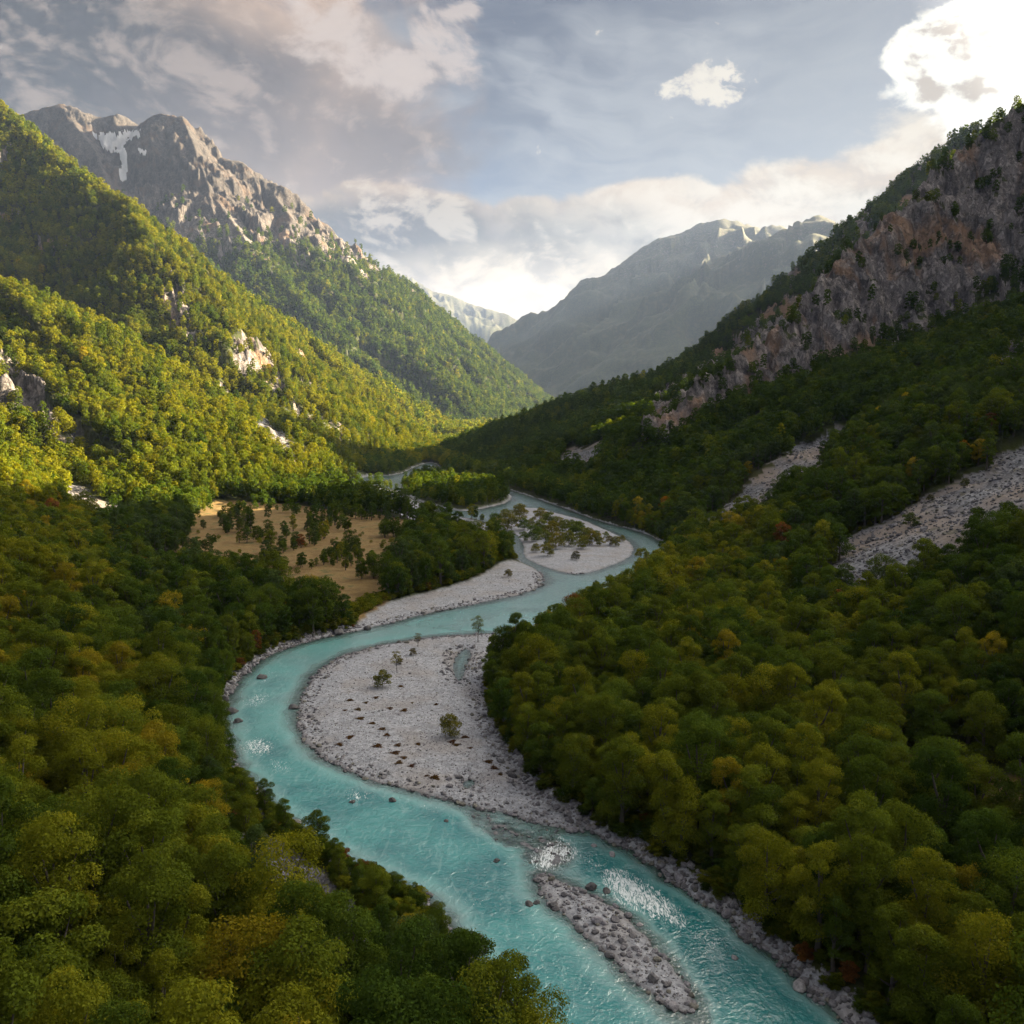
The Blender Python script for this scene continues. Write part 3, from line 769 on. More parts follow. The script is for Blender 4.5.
# ------------------------------------------------------------------ water
def water_material():
    m, t = new_mat('river_water')
    P = t.new('ShaderNodeNewGeometry').outputs['Position']
    dep = t.attr('depth'); foam = t.attr('foam')
    n0 = t.noise(P, .045, 4, .6)
    deepc = t.mix(t.ramp(dep, .1, 2.0), C(.22, .38, .365), C(.010, .135, .142))
    deepc = t.mix(t.ramp(n0, .35, .65, 0, .35), deepc, C(.11, .40, .37))
    body = t.new('ShaderNodeBsdfDiffuse'); t.l.new(deepc, body.inputs[0])
    tr = t.new('ShaderNodeBsdfTransparent'); tr.inputs[0].default_value = (.62, .82, .78, 1)
    mb = t.new('ShaderNodeMixShader'); t.l.new(t.ramp(dep, .02, 1.1, .05, .98), mb.inputs[0])
    t.l.new(tr.outputs[0], mb.inputs[1]); t.l.new(body.outputs[0], mb.inputs[2])
    P2 = t.vmath('MULTIPLY', P, (1, 1, 1))
    fl = t.new('ShaderNodeMapping'); t.l.new(P, fl.inputs[0]); fl.inputs['Rotation'].default_value = (0, 0, R(-22)); fl.inputs['Scale'].default_value = (1.0, .30, 1)
    st = t.noise(fl.outputs[0], .42, 5, .62, 1.2)
    deepc = t.mix(t.ramp(st, .50, .70, 0, .22), deepc, C(.34, .52, .50))
    t.l.new(deepc, body.inputs[0])
    w1 = t.noise(P2, .35, 3, .55, .8); w2 = t.noise(P2, 1.3, 3, .5, .3)
    hgt = t.math('ADD', t.math('MULTIPLY', w1, .9), t.math('MULTIPLY', w2, .34))
    bmp = t.bump(hgt, 1.0, .55)
    t.l.new(bmp, body.inputs['Normal'])
    gl = t.new('ShaderNodeBsdfGlossy'); gl.inputs['Roughness'].default_value = .16; t.l.new(bmp, gl.inputs['Normal'])
    fr = t.new('ShaderNodeFresnel'); fr.inputs[0].default_value = 2.0
    mg = t.new('ShaderNodeMixShader'); t.l.new(fr.outputs[0], mg.inputs[0])
    t.l.new(mb.outputs[0], mg.inputs[1]); t.l.new(gl.outputs[0], mg.inputs[2])
    fo = t.new('ShaderNodeBsdfDiffuse'); fo.inputs[0].default_value = (.78, .82, .82, 1)
    fn = t.noise(fl.outputs[0], 1.15, 8, .66, 2.6)
    ff = t.ramp(t.math('ADD', foam, t.math('MULTIPLY', t.math('SUBTRACT', fn, .5), 3.6)), .62, 1.30, 0, .92)
    ff = t.math('MULTIPLY', ff, t.ramp(foam, .03, .3))
    mf = t.new('ShaderNodeMixShader'); t.l.new(ff, mf.inputs[0])
    t.l.new(mg.outputs[0], mf.inputs[1]); t.l.new(fo.outputs[0], mf.inputs[2])
    finish(t, mf.outputs[0]); return m
FOAM = [([(534,856),(543,846),(556,843),(570,846),(576,852),(566,860),(548,870),(538,868)], 1.0),
        ([(604,872),(616,870),(634,878),(652,890),(668,903),(680,916),(684,928),(664,918),(640,910),(620,900),(608,886)], 1.0),
        ([(690,928),(706,930),(724,946),(716,950),(700,940)], .62), ([(640,868),(650,866),(664,880),(656,882)], .5),
        ([(240,742),(262,738),(276,748),(262,756),(246,752)], .72), ([(242,700),(262,692),(270,698),(252,708)], .62),
        ([(266,760),(284,762),(290,772),(274,772)], .6), ([(344,790),(366,790),(372,800),(350,800)], .62),
        ([(418,802),(440,808),(436,814),(416,808)], .5), ([(576,852),(600,862),(622,872),(606,874),(584,864)], .62), ([(680,925),(700,938),(730,962),(722,966),(694,946)], .5), ([(548,838),(560,834),(580,842),(566,846)], .6), ([(590,850),(610,860),(640,880),(600,868)], .5),
        ([(256,676),(276,668),(280,674),(262,684)], .45), ([(470,895),(486,900),(480,906),(466,902)], .45)]
def build_water():
    k = (W_ > -4)
    f_ok = k[:-1, :-1] & k[1:, :-1] & k[:-1, 1:] & k[1:, 1:]
    na, nr_ = GX.shape
    idx = np.arange(na*nr_).reshape(na, nr_)
    f = np.stack([idx[:-1, :-1], idx[:-1, 1:], idx[1:, 1:], idx[1:, :-1]], -1)[f_ok][:, ::-1]
    u, inv = np.unique(f, return_inverse=True)
    X = GX.ravel()[u]; Y = GY.ravel()[u]; dep = np.maximum(0, -GZ.ravel()[u])
    dep = np.where(GZ.ravel()[u] > 0, 0, dep)
    foam = np.zeros(len(u))
    for poly, s in FOAM:
        pg = gpoly(poly)
        foam = np.maximum(foam, 1.08*s*sstep(-3.2, 2.0, sdist(pg, X, Y, 10)))
    V = np.stack([X, Y, np.zeros(len(u))], 1)
    me = mesh_from('river', V, inv.reshape(f.shape), {'depth': ('FLOAT', dep), 'foam': ('FLOAT', foam)})
    link('river', me, water_material(), kind='structure', label='turquoise braided river winding through pale gravel bars')

# ------------------------------------------------------------------ sky
def aedir(px, py):
    u = px-512.0; v = 512.0-py
    x, y, z = u, F*cst+v*snt, -F*snt+v*cst
    return math.atan2(x, y), math.atan2(z, math.hypot(x, y))
def sky():
    w = bpy.data.worlds.new("World"); SC.world = w; w.use_nodes = True
    t = NT(w.node_tree); t.n.clear()
    D = t.new('ShaderNodeTexCoord').outputs['Generated']
    s = t.new('ShaderNodeSeparateXYZ'); t.l.new(D, s.inputs[0])
    hx = t.math('SQRT', t.math('ADD', t.math('MULTIPLY', s.outputs[0], s.outputs[0]), t.math('MULTIPLY', s.outputs[1], s.outputs[1])))
    az = t.math('ARCTAN2', s.outputs[0], s.outputs[1]); el = t.math('ARCTAN2', s.outputs[2], hx)
    cb = t.new('ShaderNodeCombineXYZ'); t.l.new(az, cb.inputs[0]); t.l.new(el, cb.inputs[1])
    AE = cb.outputs[0]
    P = t.vmath('MULTIPLY', D, (1.0, 1.0, 1.55))
    wn = t.new('ShaderNodeTexNoise'); t.l.new(P, wn.inputs['Vector']); wn.inputs['Scale'].default_value = 5; wn.inputs['Detail'].default_value = 3
    Pw = t.vmath('ADD', P, t.vmath('SCALE', t.vmath('SUBTRACT', wn.outputs['Color'], (.5, .5, .5)), .12))
    sd = Vector((math.sin(SUN_AZ)*math.cos(SUN_EL), math.cos(SUN_AZ)*math.cos(SUN_EL), .55))
    Ps = t.vmath('ADD', Pw, tuple(sd*.030)); Ps2 = t.vmath('ADD', Pw, tuple(sd*.010))
    def cloudn(vec, sc, dt=8, ro=.58): return t.noise(vec, sc, dt, ro)
    big = cloudn(Pw, 5.0, 10, .60); bigs = cloudn(Ps, 5.0, 6, .60)
    fine = cloudn(Pw, 17.0, 8, .62); fines = cloudn(Ps2, 17.0, 5, .62)
    nb = t.math('ADD', t.math('MULTIPLY', big, .6), t.math('MULTIPLY', fine, .4))
    # relief of the billows: thinner towards the light = brighter
    rel = t.math('ADD', t.math('MULTIPLY', t.math('SUBTRACT', big, bigs), 2.2), t.math('MULTIPLY', t.math('SUBTRACT', fine, fines), 1.8))
    def blob(px, py, rx, ry, rot=0.0, soft=1.8, src=None):
        a, e = aedir(px, py)
        mp = t.new('ShaderNodeMapping', vector_type='TEXTURE')
        t.l.new(src or AE, mp.inputs[0])
        mp.inputs['Location'].default_value = (a, e, 0); mp.inputs['Rotation'].default_value = (0, 0, R(rot)); mp.inputs['Scale'].default_value = (rx/F, ry/F, 1)
        L = t.vmath('LENGTH', mp.outputs[0])
        return t.ramp(L, 1.0+.5*soft, max(0, 1.0-.5*soft), smooth=False)
    def union(bl):
        r = bl[0]
        for b in bl[1:]: r = t.math('MAXIMUM', r, b)
        return r
    def dens(mask, noisef, amt, lo, hi):
        v = t.math('ADD', mask, t.math('MULTIPLY', t.math('SUBTRACT', noisef, .5), amt))
        return t.ramp(v, lo, hi)
    K = 1.0/(2**EXPO)
    def col(r, g, b, k=1.0):
        f = lambda c: ((c/255+.055)/1.055)**2.4
        return C(f(r)*K*k, f(g)*K*k, f(b)*K*k)
    K = 1.0/(2**EXPO)
    sk = t.new('ShaderNodeTexSky', sky_type='NISHITA', sun_disc=False, sun_elevation=SUN_EL, sun_rotation=SUN_AZ)
    base = t.mix(1.0, sk.outputs[0], C(.22*K, .21*K, .23*K), 'MULTIPLY')
    blue = t.mix(t.ramp(el, R(5), R(25)), col(112, 134, 170), col(22, 42, 82))
    blue = t.mix(t.math('MULTIPLY', blob(960, 170, 420, 240), .9), blue, col(172, 174, 172))
    blue = t.mix(t.math('MULTIPLY', blob(480, 30, 190, 90), .8), blue, col(18, 36, 70))
    blue = t.mix(t.math('MULTIPLY', blob(440, 180, 100, 30), .6), blue, col(92, 116, 150))
    base = t.mix(.92, base, blue)
    # thin veils of high cloud
    cp = t.new('ShaderNodeMapping'); t.l.new(AE, cp.inputs[0]); cp.inputs['Rotation'].default_value = (0, 0, R(-8)); cp.inputs['Scale'].default_value = (3.0, 17.0, 1)
    cv = t.vmath('ADD', cp.outputs[0], t.vmath('SCALE', wn.outputs['Color'], 2.2))
    cir = t.noise(cv, 1.0, 9, .60, .35)
    vm = t.math('ADD', union([blob(520, 130, 170, 45), blob(640, 60, 260, 50), blob(840, 120, 280, 120), blob(640, 150, 260, 60)]), t.ramp(el, R(30), R(42), 0, .6))
    veil = t.math('MULTIPLY', t.ramp(cir, .36, .66), t.ramp(vm, 0, .9))
    base = t.mix(t.math('MULTIPLY', veil, .85), base, t.mix(blob(560, 125, 300, 120), col(190, 192, 192), col(180, 184, 190)))
    # great cloud to the left
    A = union([blob(60, 50, 330, 130, -4, .7), blob(-260, 60, 340, 240, 0, .6), blob(270, 130, 130, 80, -22, .8), blob(150, 190, 260, 110, 0, .8), blob(348, 150, 62, 48, 0, 1.0), blob(320, 15, 46, 34, 20, 1.2)])
    soft_ = cloudn(Pw, 6.5, 5, .48)
    dA = dens(A, t.math('ADD', t.math('MULTIPLY', soft_, .75), t.math('MULTIPLY', nb, .25)), 2.2, .30, .70)
    dark = t.math('ADD', union([blob(80, 74, 330, 80, -8), t.math('MULTIPLY', blob(20, 20, 200, 50), .8), t.math('MULTIPLY', blob(330, 160, 80, 26), .45), t.math('MULTIPLY', blob(230, 130, 120, 20, -15), .45)]), t.math('MULTIPLY', t.math('SUBTRACT', soft_, .5), 1.5))
    cA = t.mix(t.ramp(dark, .05, .80), col(212, 180, 154), col(40, 40, 50))
    cA = t.mix(t.ramp(rel, -.05, .40, 0, .40), cA, col(240, 214, 194))
    cA = t.mix(t.ramp(rel, .02, -.40, 0, .30), cA, col(110, 98, 104))
    cA = t.mix(t.math('MULTIPLY', blob(330, 190, 120, 90), .4), cA, col(206, 178, 164))
    base = t.mix(dA, base, cA)
    # small puffs
    pf = dens(union([blob(440, 38, 42, 20, -35), blob(396, 72, 44, 20, -25), blob(452, 12, 34, 10, 10), blob(360, 52, 40, 26, -30), blob(330,20,50,36)]), fine, 2.6, .46, .95)
    base = t.mix(t.math('MULTIPLY', pf, .75), base, col(226, 208, 196))
    pn = cloudn(Pw, 34.0, 7, .6)
    pf2 = dens(blob(706, 84, 38, 17, -2, 1.5), pn, 2.6, .46, .80)
    base = t.mix(t.math('MULTIPLY', pf2, .95), base, t.mix(t.ramp(rel, -.25, .1), col(208, 200, 192), col(255, 244, 224)))
    # bank of cumulus over the end of the valley
    Bk = union([blob(400, 262, 150, 66, 0, .7), blob(540, 262, 160, 56, 0, .7), blob(660, 230, 90, 46, 0, .8), blob(790, 235, 150, 60, 6, .7), blob(920, 215, 140, 70, 8, .7), blob(320, 310, 240, 90, 0, .8), blob(760, 330, 340, 90, 0, .8), blob(1150, 190, 240, 110, 0, .8), blob(500, 350, 300, 60, 0, .8)])
    dB = dens(Bk, nb, 1.7, .34, .54)
    sh = t.math('ADD', union([blob(450, 244, 160, 34), blob(600, 262, 90, 30), blob(560, 240, 130, 24), t.math('MULTIPLY', blob(855, 205, 40, 14), .7)]), t.math('MULTIPLY', t.math('SUBTRACT', big, .5), 1.9))
    cB = t.mix(t.ramp(sh, .02, .75), col(222, 192, 160), col(72, 66, 68))
    cB = t.mix(t.ramp(rel, .0, .34, 0, .55), cB, col(255, 236, 210))
    cB = t.mix(t.ramp(rel, .0, -.3, 0, .4), cB, col(140, 124, 124))
    cB = t.mix(t.math('MULTIPLY', blob(830, 180, 200, 60, 8), t.ramp(fine, .36, .56, .35, 1)), cB, col(255, 244, 222, 1.05))
    cB = t.mix(t.math('MULTIPLY', blob(525, 290, 110, 26), t.ramp(fine, .36, .56, .45, 1)), cB, col(255, 232, 194, 1.35))
    base = t.mix(dB, base, cB)
    # bright cloud to the right
    Cc = union([blob(980, 52, 72, 42, 10, .9), blob(1070, 70, 110, 70, 0, .8), blob(925, 58, 32, 26, 0, 1.0)])
    dC = dens(Cc, nb, 2.4, .40, .56)
    cC = t.mix(t.ramp(t.math('ADD', union([blob(966, 44, 34, 16), blob(950, 88, 34, 10), blob(1000, 6, 44, 10)]), t.math('MULTIPLY', t.math('SUBTRACT', pn, .5), 4.5)), .45, 1.1), col(255, 250, 236, 1.25), col(212, 196, 176))
    base = t.mix(dC, base, cC)
    # broken bright cloud added on the unseen upper dome to light the shaded woods
    oth = t.math('MULTIPLY', t.ramp(nb, .44, .54), t.ramp(el, R(31), R(44)))
    base = t.mix(t.math('MULTIPLY', oth, .9), base, col(232, 226, 222, ZEN))
    # glow added in the unseen sky near the sun to light the crowns
    glow_dir = (math.sin(R(62))*math.cos(R(34)), math.cos(R(62))*math.cos(R(34)), math.sin(R(34)))
    dt = t.vmath('DOT_PRODUCT', D, glow_dir)
    gw = t.math('MULTIPLY', t.math('POWER', t.ramp(dt, .80, 1.0, smooth=False), 1.4), t.ramp(nb, .40, .58, .55, 1))
    base = t.mix(gw, base, col(255, 244, 226, GLOW))
    back = t.math('MULTIPLY', t.ramp(s.outputs[1], .1, -.6), t.ramp(el, R(50), R(25)))  # unseen sky behind the view darkened so the light stays directional
    base = t.mix(t.math('MULTIPLY', back, .75), base, col(96, 104, 120))
    base = t.mix(t.ramp(el, R(-2), R(-12)), base, col(60, 66, 62))
    bg = t.new('ShaderNodeBackground'); t.l.new(base, bg.inputs[0]); bg.inputs[1].default_value = .80
    wo = t.new('ShaderNodeOutputWorld'); t.l.new(bg.outputs[0], wo.inputs[0])
    w.cycles.sampling_method = 'MANUAL'; w.cycles.sample_map_resolution = 512
EXPO = 3.05; ZEN = 2.2; GLOW = 15
# ------------------------------------------------------------------ words for places
ONES = 'zero one two three four five six seven eight nine ten eleven twelve thirteen fourteen fifteen sixteen seventeen eighteen nineteen'.split()
TENS = ['', '', 'twenty', 'thirty', 'forty', 'fifty', 'sixty', 'seventy', 'eighty', 'ninety']
def num(n):
    n = int(max(0, min(99, round(n))))
    return ONES[n] if n < 20 else TENS[n//10]+('-'+ONES[n % 10] if n % 10 else '')
USED = set()
def unique(label_of, px, py):
    "a label that names the spot, nudged until nothing else has it"
    for d in (0, .5, -.5, 1, -1, 1.5, -1.5):
        s = label_of(num((px+d*10.24)/10.24), num((1024-py)/10.24))
        if s not in USED: USED.add(s); return s
    return s

def stand(name, label, cat, loc, rotz=0, scale=1.0, group=None):
    o = bpy.data.objects.new(name, None); COL.objects.link(o); o.empty_display_size = .5
    o.location = loc; o.rotation_euler = (0, 0, rotz)
    o.scale = (scale, scale, scale) if not isinstance(scale, tuple) else scale
    o['label'] = label; o['category'] = cat
    if group: o['group'] = group
    return o
def child(name, me, par, color=None):
    o = bpy.data.objects.new(name, me); COL.objects.link(o); o.parent = par
    if color is not None: o.color = color
    return o
def zat(x, y): return float(gsample(GZ, np.array([x]), np.array([y]))[0])

# ------------------------------------------------------------------ the three hundred trees that show largest
def pick_individuals(nmax=300):
    zc = TY*cst-(TZ-CAMZ)*snt
    hh = np.array([s[0] for s in SHAPES])[TV]*TS; rr_ = np.array([s[1] for s in SHAPES])[TV]*TS*.95
    px, py, zc = project(TX, TY, TZ+hh*.56)
    cand = np.where(TR < 800)[0]; cand = cand[np.argsort(zc[cand])]
    occ = np.zeros((1024, 1024), bool); vis = np.zeros(len(TX), int)
    for i in cand:
        a = rr_[i]*F/zc[i]; b = hh[i]*.46*F/zc[i]
        x0, x1, y0, y1 = int(px[i]-a), int(px[i]+a)+1, int(py[i]-b), int(py[i]+b)+1
        cx0, cx1, cy0, cy1 = max(0, x0), min(1024, x1), max(0, y0), min(1024, y1)
        if cx0 >= cx1 or cy0 >= cy1: continue
        yy, xx = np.mgrid[cy0:cy1, cx0:cx1]
        e = ((xx-px[i])/a)**2+((yy-py[i])/b)**2 < 1
        sub = occ[cy0:cy1, cx0:cx1]
        vis[i] = int((e & ~sub).sum()); sub |= e
    order = np.argsort(-vis)[:nmax]
    return order[vis[order] > 0], px, py-0*py, vis
def individual_trees():
    order, px, py, vis = pick_individuals()
    for i in order:
        si = TV[i]; s = float(TS[i]); me_c, me_t, _ = PROTO[0 if TR[i] < 420 else 1][si]
        hh = SHAPES[si][0]*s; wide = SHAPES[si][1]/SHAPES[si][0] > .33
        form = 'tall' if hh > 21 else ('low' if hh < 14.5 else ('broad' if wide else 'round'))
        cname = PALNAME[TC[i]]
        place = 'on the meadow side' if TX[i] < gr(500, 700)[0]+(-20) or (px[i] < 520 and TY[i] < 330) else 'below the grey scree' if TZ[i] > 12 else 'on the cliff side'
        tpx = min(1010, max(10, px[i])); tpy = min(1015, max(5, py[i]))
        lab = unique(lambda a, b: f"{form} {cname} tree {place}, {a} percent across, {b} percent up the picture", tpx, tpy)
        o = stand('deciduous_tree', lab, 'tree', (float(TX[i]), float(TY[i]), float(TZ[i])-.4), float(TROT[i]), (s, s, s*(.92+.16*float(TW[i]))), 'autumn woodland trees seen nearest')
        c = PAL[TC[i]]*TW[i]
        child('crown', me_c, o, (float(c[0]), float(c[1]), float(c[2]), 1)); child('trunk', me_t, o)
    rest = np.ones(len(TX), bool); rest[order] = False
    return rest

# ------------------------------------------------------------------ stones
def rock_mesh(name, seed, mat, flat=.7, sub=3):
    import bmesh
    bm = bmesh.new(); bmesh.ops.create_icosphere(bm, subdivisions=sub, radius=1)
    g = np.random.default_rng(seed)
    planes = g.normal(size=(9, 3)); planes /= np.linalg.norm(planes, axis=1, keepdims=True); off = g.uniform(.55, .85, 9)
    co = np.array([v.co for v in bm.verts])
    for n_, o_ in zip(planes, off):
        d = co@n_-o_; co = co-np.maximum(d, 0)[:, None]*n_*.92
    f = fbm(co[:, 0]*2+seed, co[:, 1]*2+co[:, 2]*1.7, 4, seed)
    co = co*(1+.16*f)[:, None]*np.array([1, .8, flat])
    for v, c in zip(bm.verts, co): v.co = c
    me = bpy.data.meshes.new(name); bm.to_mesh(me); bm.free(); me.materials.append(mat)
    if sub > 2: me.polygons.foreach_set('use_smooth', np.ones(len(me.polygons), bool))
    return me
def stone_material(name='stone', tinted=True):
    m, t = new_mat(name)
    tc = t.new('ShaderNodeTexCoord').outputs['Object']
    tint = t.new('ShaderNodeAttribute', attribute_name='tint', attribute_type='INSTANCER')
    oi = t.new('ShaderNodeObjectInfo')
    base = t.mix(tint.outputs['Alpha'], oi.outputs['Color'], tint.outputs['Color'])
    n = t.noise(tc, 2.2, 6, .65)
    col = t.mix(1.0, base, t.mix(t.ramp(n, .3, .7), C(.62, .62, .64), C(1.3, 1.28, 1.25)), 'MULTIPLY')
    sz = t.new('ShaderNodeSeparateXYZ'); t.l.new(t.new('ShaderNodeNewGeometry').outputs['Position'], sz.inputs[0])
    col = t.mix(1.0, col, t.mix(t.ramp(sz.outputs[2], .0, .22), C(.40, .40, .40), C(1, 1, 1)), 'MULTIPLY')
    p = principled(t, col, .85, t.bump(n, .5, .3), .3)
    finish(t, p.outputs[0]); return m
def scatter_stones():
    MATS['stone'] = stone_material()
    protos = [rock_mesh('stone', 300+i, MATS['stone'], .62+.1*(i % 3), 2) for i in range(6)]
    g = np.random.default_rng(77)
    P = []
    def box(poly_pts, n):
        p = np.array(poly_pts); lo = p.min(0)-8; hi = p.max(0)+8
        return g.uniform(lo[0], hi[0], n), g.uniform(lo[1], hi[1], n)
    def fan(n, r0, r1, a0=-33, a1=33):
        r = np.sqrt(g.uniform(r0*r0, r1*r1, n)); a = np.radians(g.uniform(a0, a1, n)); return r*np.sin(a), r*np.cos(a)
    # stony margin of the river
    X, Y = fan(900000, 110, 560)
    inw = gsample(INW, X, Y); w = gsample(W_, X, Y); grv = gsample(GRV, X, Y); u = g.random(X.size)
    edge = (inw > -5.5) & (inw < .8)
    open_ = grv < 0
    k = edge & (u < np.where(open_, .22, .07))
    P.append((X[k], Y[k], g.gamma(2.2, .16, k.sum())+.14+.22*(open_[k]*g.random(k.sum())**3*2), np.zeros(k.sum())))
    # cobbles on the bars and in the riffle
    k = (grv > .5) & (inw < 0) & (u > .22) & (u < .22+np.interp(np.hypot(X, Y), [110, 300, 560], [.30, .12, .04]))
    P.append((X[k], Y[k], g.gamma(2.0, .05, k.sum())+.09, np.ones(k.sum())))
    rif = sdist(RIFFLE, X, Y)
    k = (rif > -4) & (u > .8) & (u < .86) & (inw > 0)
    P.append((X[k], Y[k], g.gamma(2.0, .13, k.sum())+.12, np.full(k.sum(), 2)))
    k = (gsample(GUL*1.0, X, Y) > .5) & (u < .30)
    P.append((X[k], Y[k], g.gamma(2.0, .2, k.sum())+.2, np.full(k.sum(), 3)))
    # blocks on the scree slopes
    X, Y = fan(500000, 380, 1300)
    st = gsample(STONE, X, Y); u = g.random(X.size); r = np.hypot(X, Y)
    k = (st > .55) & (u < np.interp(r, [380, 800, 1300], [.42, .20, .10])*np.where(gsample(GUL*1.0, X, Y) > .3, 0, 1))
    P.append((X[k], Y[k], g.gamma(2.2, .22, k.sum())+.25, np.full(k.sum(), 4)))
    X = np.concatenate([p[0] for p in P]); Y = np.concatenate([p[1] for p in P]); S = np.concatenate([p[2] for p in P]); kd = np.concatenate([p[3] for p in P])
    Z = gsample(GZ, X, Y); n = len(X)
    print('STONES', n)
    br = g.uniform(.5, 1.25, n)
    t0 = np.select([kd == 0, kd == 1, kd == 2, kd == 3], [.18, .25, .19, .15], .15)*br
    tint = np.stack([t0, t0*.97, t0*(1.0+.06*g.random(n)), np.ones(n)], 1)
    warm = g.random(n) < .12; tint[warm, 2] *= .8
    rot = np.stack([g.uniform(-.4, .4, n), g.uniform(-.4, .4, n), g.uniform(0, 6.28, n)], 1)
    scl = np.stack([S, S, S], 1)
    add_points('stones', np.stack([X, Y, Z+S*.12], 1), rot, scl, g.integers(0, 6, n), tint, protos, 'loose grey cobbles and blocks on river margins, gravel bars and scree')
BOULDERS = [  # column, row, half width in pixels, tone, words
 (293,708,5.5,.10,'dark rounded boulder alone in the turquoise bend beside the big gravel bar'),
 (799,987,8,.30,'large pale boulder on the water edge beneath the cliff side forest'),
 (474,948,13,.09,'huge dark rock block standing out of the bank by the bare trees'),
 (497,985,7,.10,'dark block at the foot of the bank below the huge dark rock'),
 (529,905,5,.08,'wider of two dark rocks midstream beside the long gravel island'),
 (537,903,3.6,.09,'narrower of two dark rocks midstream beside the long gravel island'),
 (262,678,6,.09,'dark bank boulder where the stream first leaves the wooded meadow bank'),
 (232,712,7,.09,'broad dark boulder at the outermost point of the river bend'),
 (238,722,5,.10,'smaller dark boulder just downstream of the broad one on the bend'),
 (226,700,5,.11,'upstream dark boulder of the cluster on the outer bend'),
 (338,634,5.5,.10,'dark boulder on the bank at the start of the tree lined bend'),
 (368,629,5,.10,'dark low boulder where gravel meets the wooded bank'),
 (392,801,4,.08,'dark stone breaking the water near the tip of the wooded bank'),
 (352,802,3.6,.08,'dark stone in the riffle below the bend'),
 (446,821,3,.09,'small dark stone midstream below the big gravel bar'),
 (497,861,3.5,.09,'small dark stone at the head of the gravel shoals'),
 (612,855,4,.30,'pale boulder on the shore beside the upper whitewater'),
 (594,846,3.5,.28,'small pale boulder on the shore just upstream of the whitewater'),
 (606,892,5,.10,'dark rock at the head of the long gravel island beside whitewater'),
 (592,888,6,.10,'dark jagged rock between whitewater and the long gravel island'),
 (640,925,4,.28,'pale rock on the flank of the long gravel island'),
 (735,958,4,.28,'pale rock lying in deep water off the wooded cliff side bank'),
 (428,896,5,.10,'dark stone on the wooded bank opposite the gravel shoals'),
 (415,905,6,.10,'dark block under the trees opposite the gravel shoals'),
]
def boulders():
    kinds = [rock_mesh('boulder', 400+i, MATS['stone'], .62+.12*(i % 3), 4) for i in range(7)]
    for i, (px, py, hw, tone, words) in enumerate(BOULDERS):
        x, y = gr(px, py); z = zat(x, y)
        s = hw*math.hypot(y, CAMZ)/F*1.05
        o = link('boulder', kinds[i % 7], None, label=words, category='boulder'); o['group'] = 'boulders along the river'
        o.location = (x, y, max(z, -.25)+s*.16); o.rotation_euler = (0, 0, i*1.3); o.scale = (s, s, s); o.color = (tone, tone*.97, tone*.98, 1)

# ------------------------------------------------------------------ shrubs, young trees and dry tufts standing on the gravel
def tuft_mesh(seed, n=420):
    g = np.random.default_rng(seed)
    a = g.uniform(0, 6.28, n); q = np.sqrt(g.random(n)); lob = 1+.35*np.sin(a*3+seed)
    b = np.stack([np.cos(a)*q*lob*.8, np.sin(a)*q*lob*.8, np.zeros(n)], 1)
    hgt = g.uniform(.15, .6, n)*(1-.6*q)
    tip = b+np.stack([g.normal(0, .16, n), g.normal(0, .16, n), hgt], 1)
    sd_ = np.stack([-np.sin(a), np.cos(a), np.zeros(n)], 1)*g.uniform(.03, .08, n)[:, None]
    V = np.stack([b-sd_, b+sd_, tip+sd_*.4, tip-sd_*.4], 1).reshape(-1, 3)
    col = np.stack([g.random(n), g.random(n)*.6, hgt, np.ones(n)], 1).repeat(4, 0)
    me = mesh_from('dry_tuft', V, np.arange(n*4).reshape(n, 4), {'leaf': ('FLOAT_COLOR', col)}, smooth=False); me.materials.append(MATS['leaf']); return me
SHRUBS = [  # column, row of the foot, height in pixels, shape, colour, words
 (478,642,26,1,(.085,.110,.030),'slim young tree with airy crown at the far tip of the big gravel bar'),
 (397,671,20,1,(.120,.120,.030),'yellowish shrub on a bare stem on the big gravel bar'),
 (383,687,17,0,(.110,.125,.028),'rounded green bush low on the gravel, nearest the turquoise bend'),
 (450,736,22,0,(.130,.135,.028),'rounded yellow-green bush in the middle of the big gravel bar'),
 (418,647,14,1,(.100,.095,.040),'thin brownish shrub on the water edge of the big gravel bar'),
 (413,655,7,0,(.090,.080,.030),'tiny bush behind the yellowish shrub on the gravel'),
 (400,664,6,0,(.090,.085,.030),'tiny flat bush at the foot of the yellowish shrub'),
 (508,577,8,0,(.12,.11,.03),'little bush on the pointed end of the gravel spit'),
 (576,560,9,0,(.05,.055,.022),'small dark bush alone on the bare end of the middle island'),
 (610,545,9,0,(.10,.095,.035),'straw coloured bush near the tip of the middle island'),
 (910,529,15,0,(.055,.085,.022),'solitary green bush in the middle of the big scree slope'),
 (965,488,9,0,(.055,.07,.022),'small dark bush high on the big scree slope'),
 (808,444,8,0,(.055,.07,.022),'dark bush at the top of the narrow scree chute'),
 (930,502,7,0,(.05,.06,.022),'little dark bush between the solitary bush and the upper scree'),
]
SHRUB_ISLE = [(498,528),(506,524),(512,530),(520,520),(524,530),(531,527),(534,541),(540,523),(541,534),(545,545),(549,527),(552,538),(556,549),(559,530),(562,541),(566,533),(569,546),(572,528),(576,538),(580,531),(584,541),(588,536),(592,545),(596,540),(600,546),(606,538),(616,546),(622,542),(536,552),(524,541),(547,556),(583,549)]
TUFTS = [(350,704),(358,713),(366,706),(345,714),(387,739),(398,749),(395,757),(404,762),(399,767),(382,733),(340,747),(350,741),(427,779),(435,781),(452,746),(456,749),(494,771),(500,777),(488,765),(412,706),(436,708),(372,727),(418,748),(376,701),(465,741),(378,750),(412,770),(470,752),(401,690),(404,714),(360,722),(390,712)]
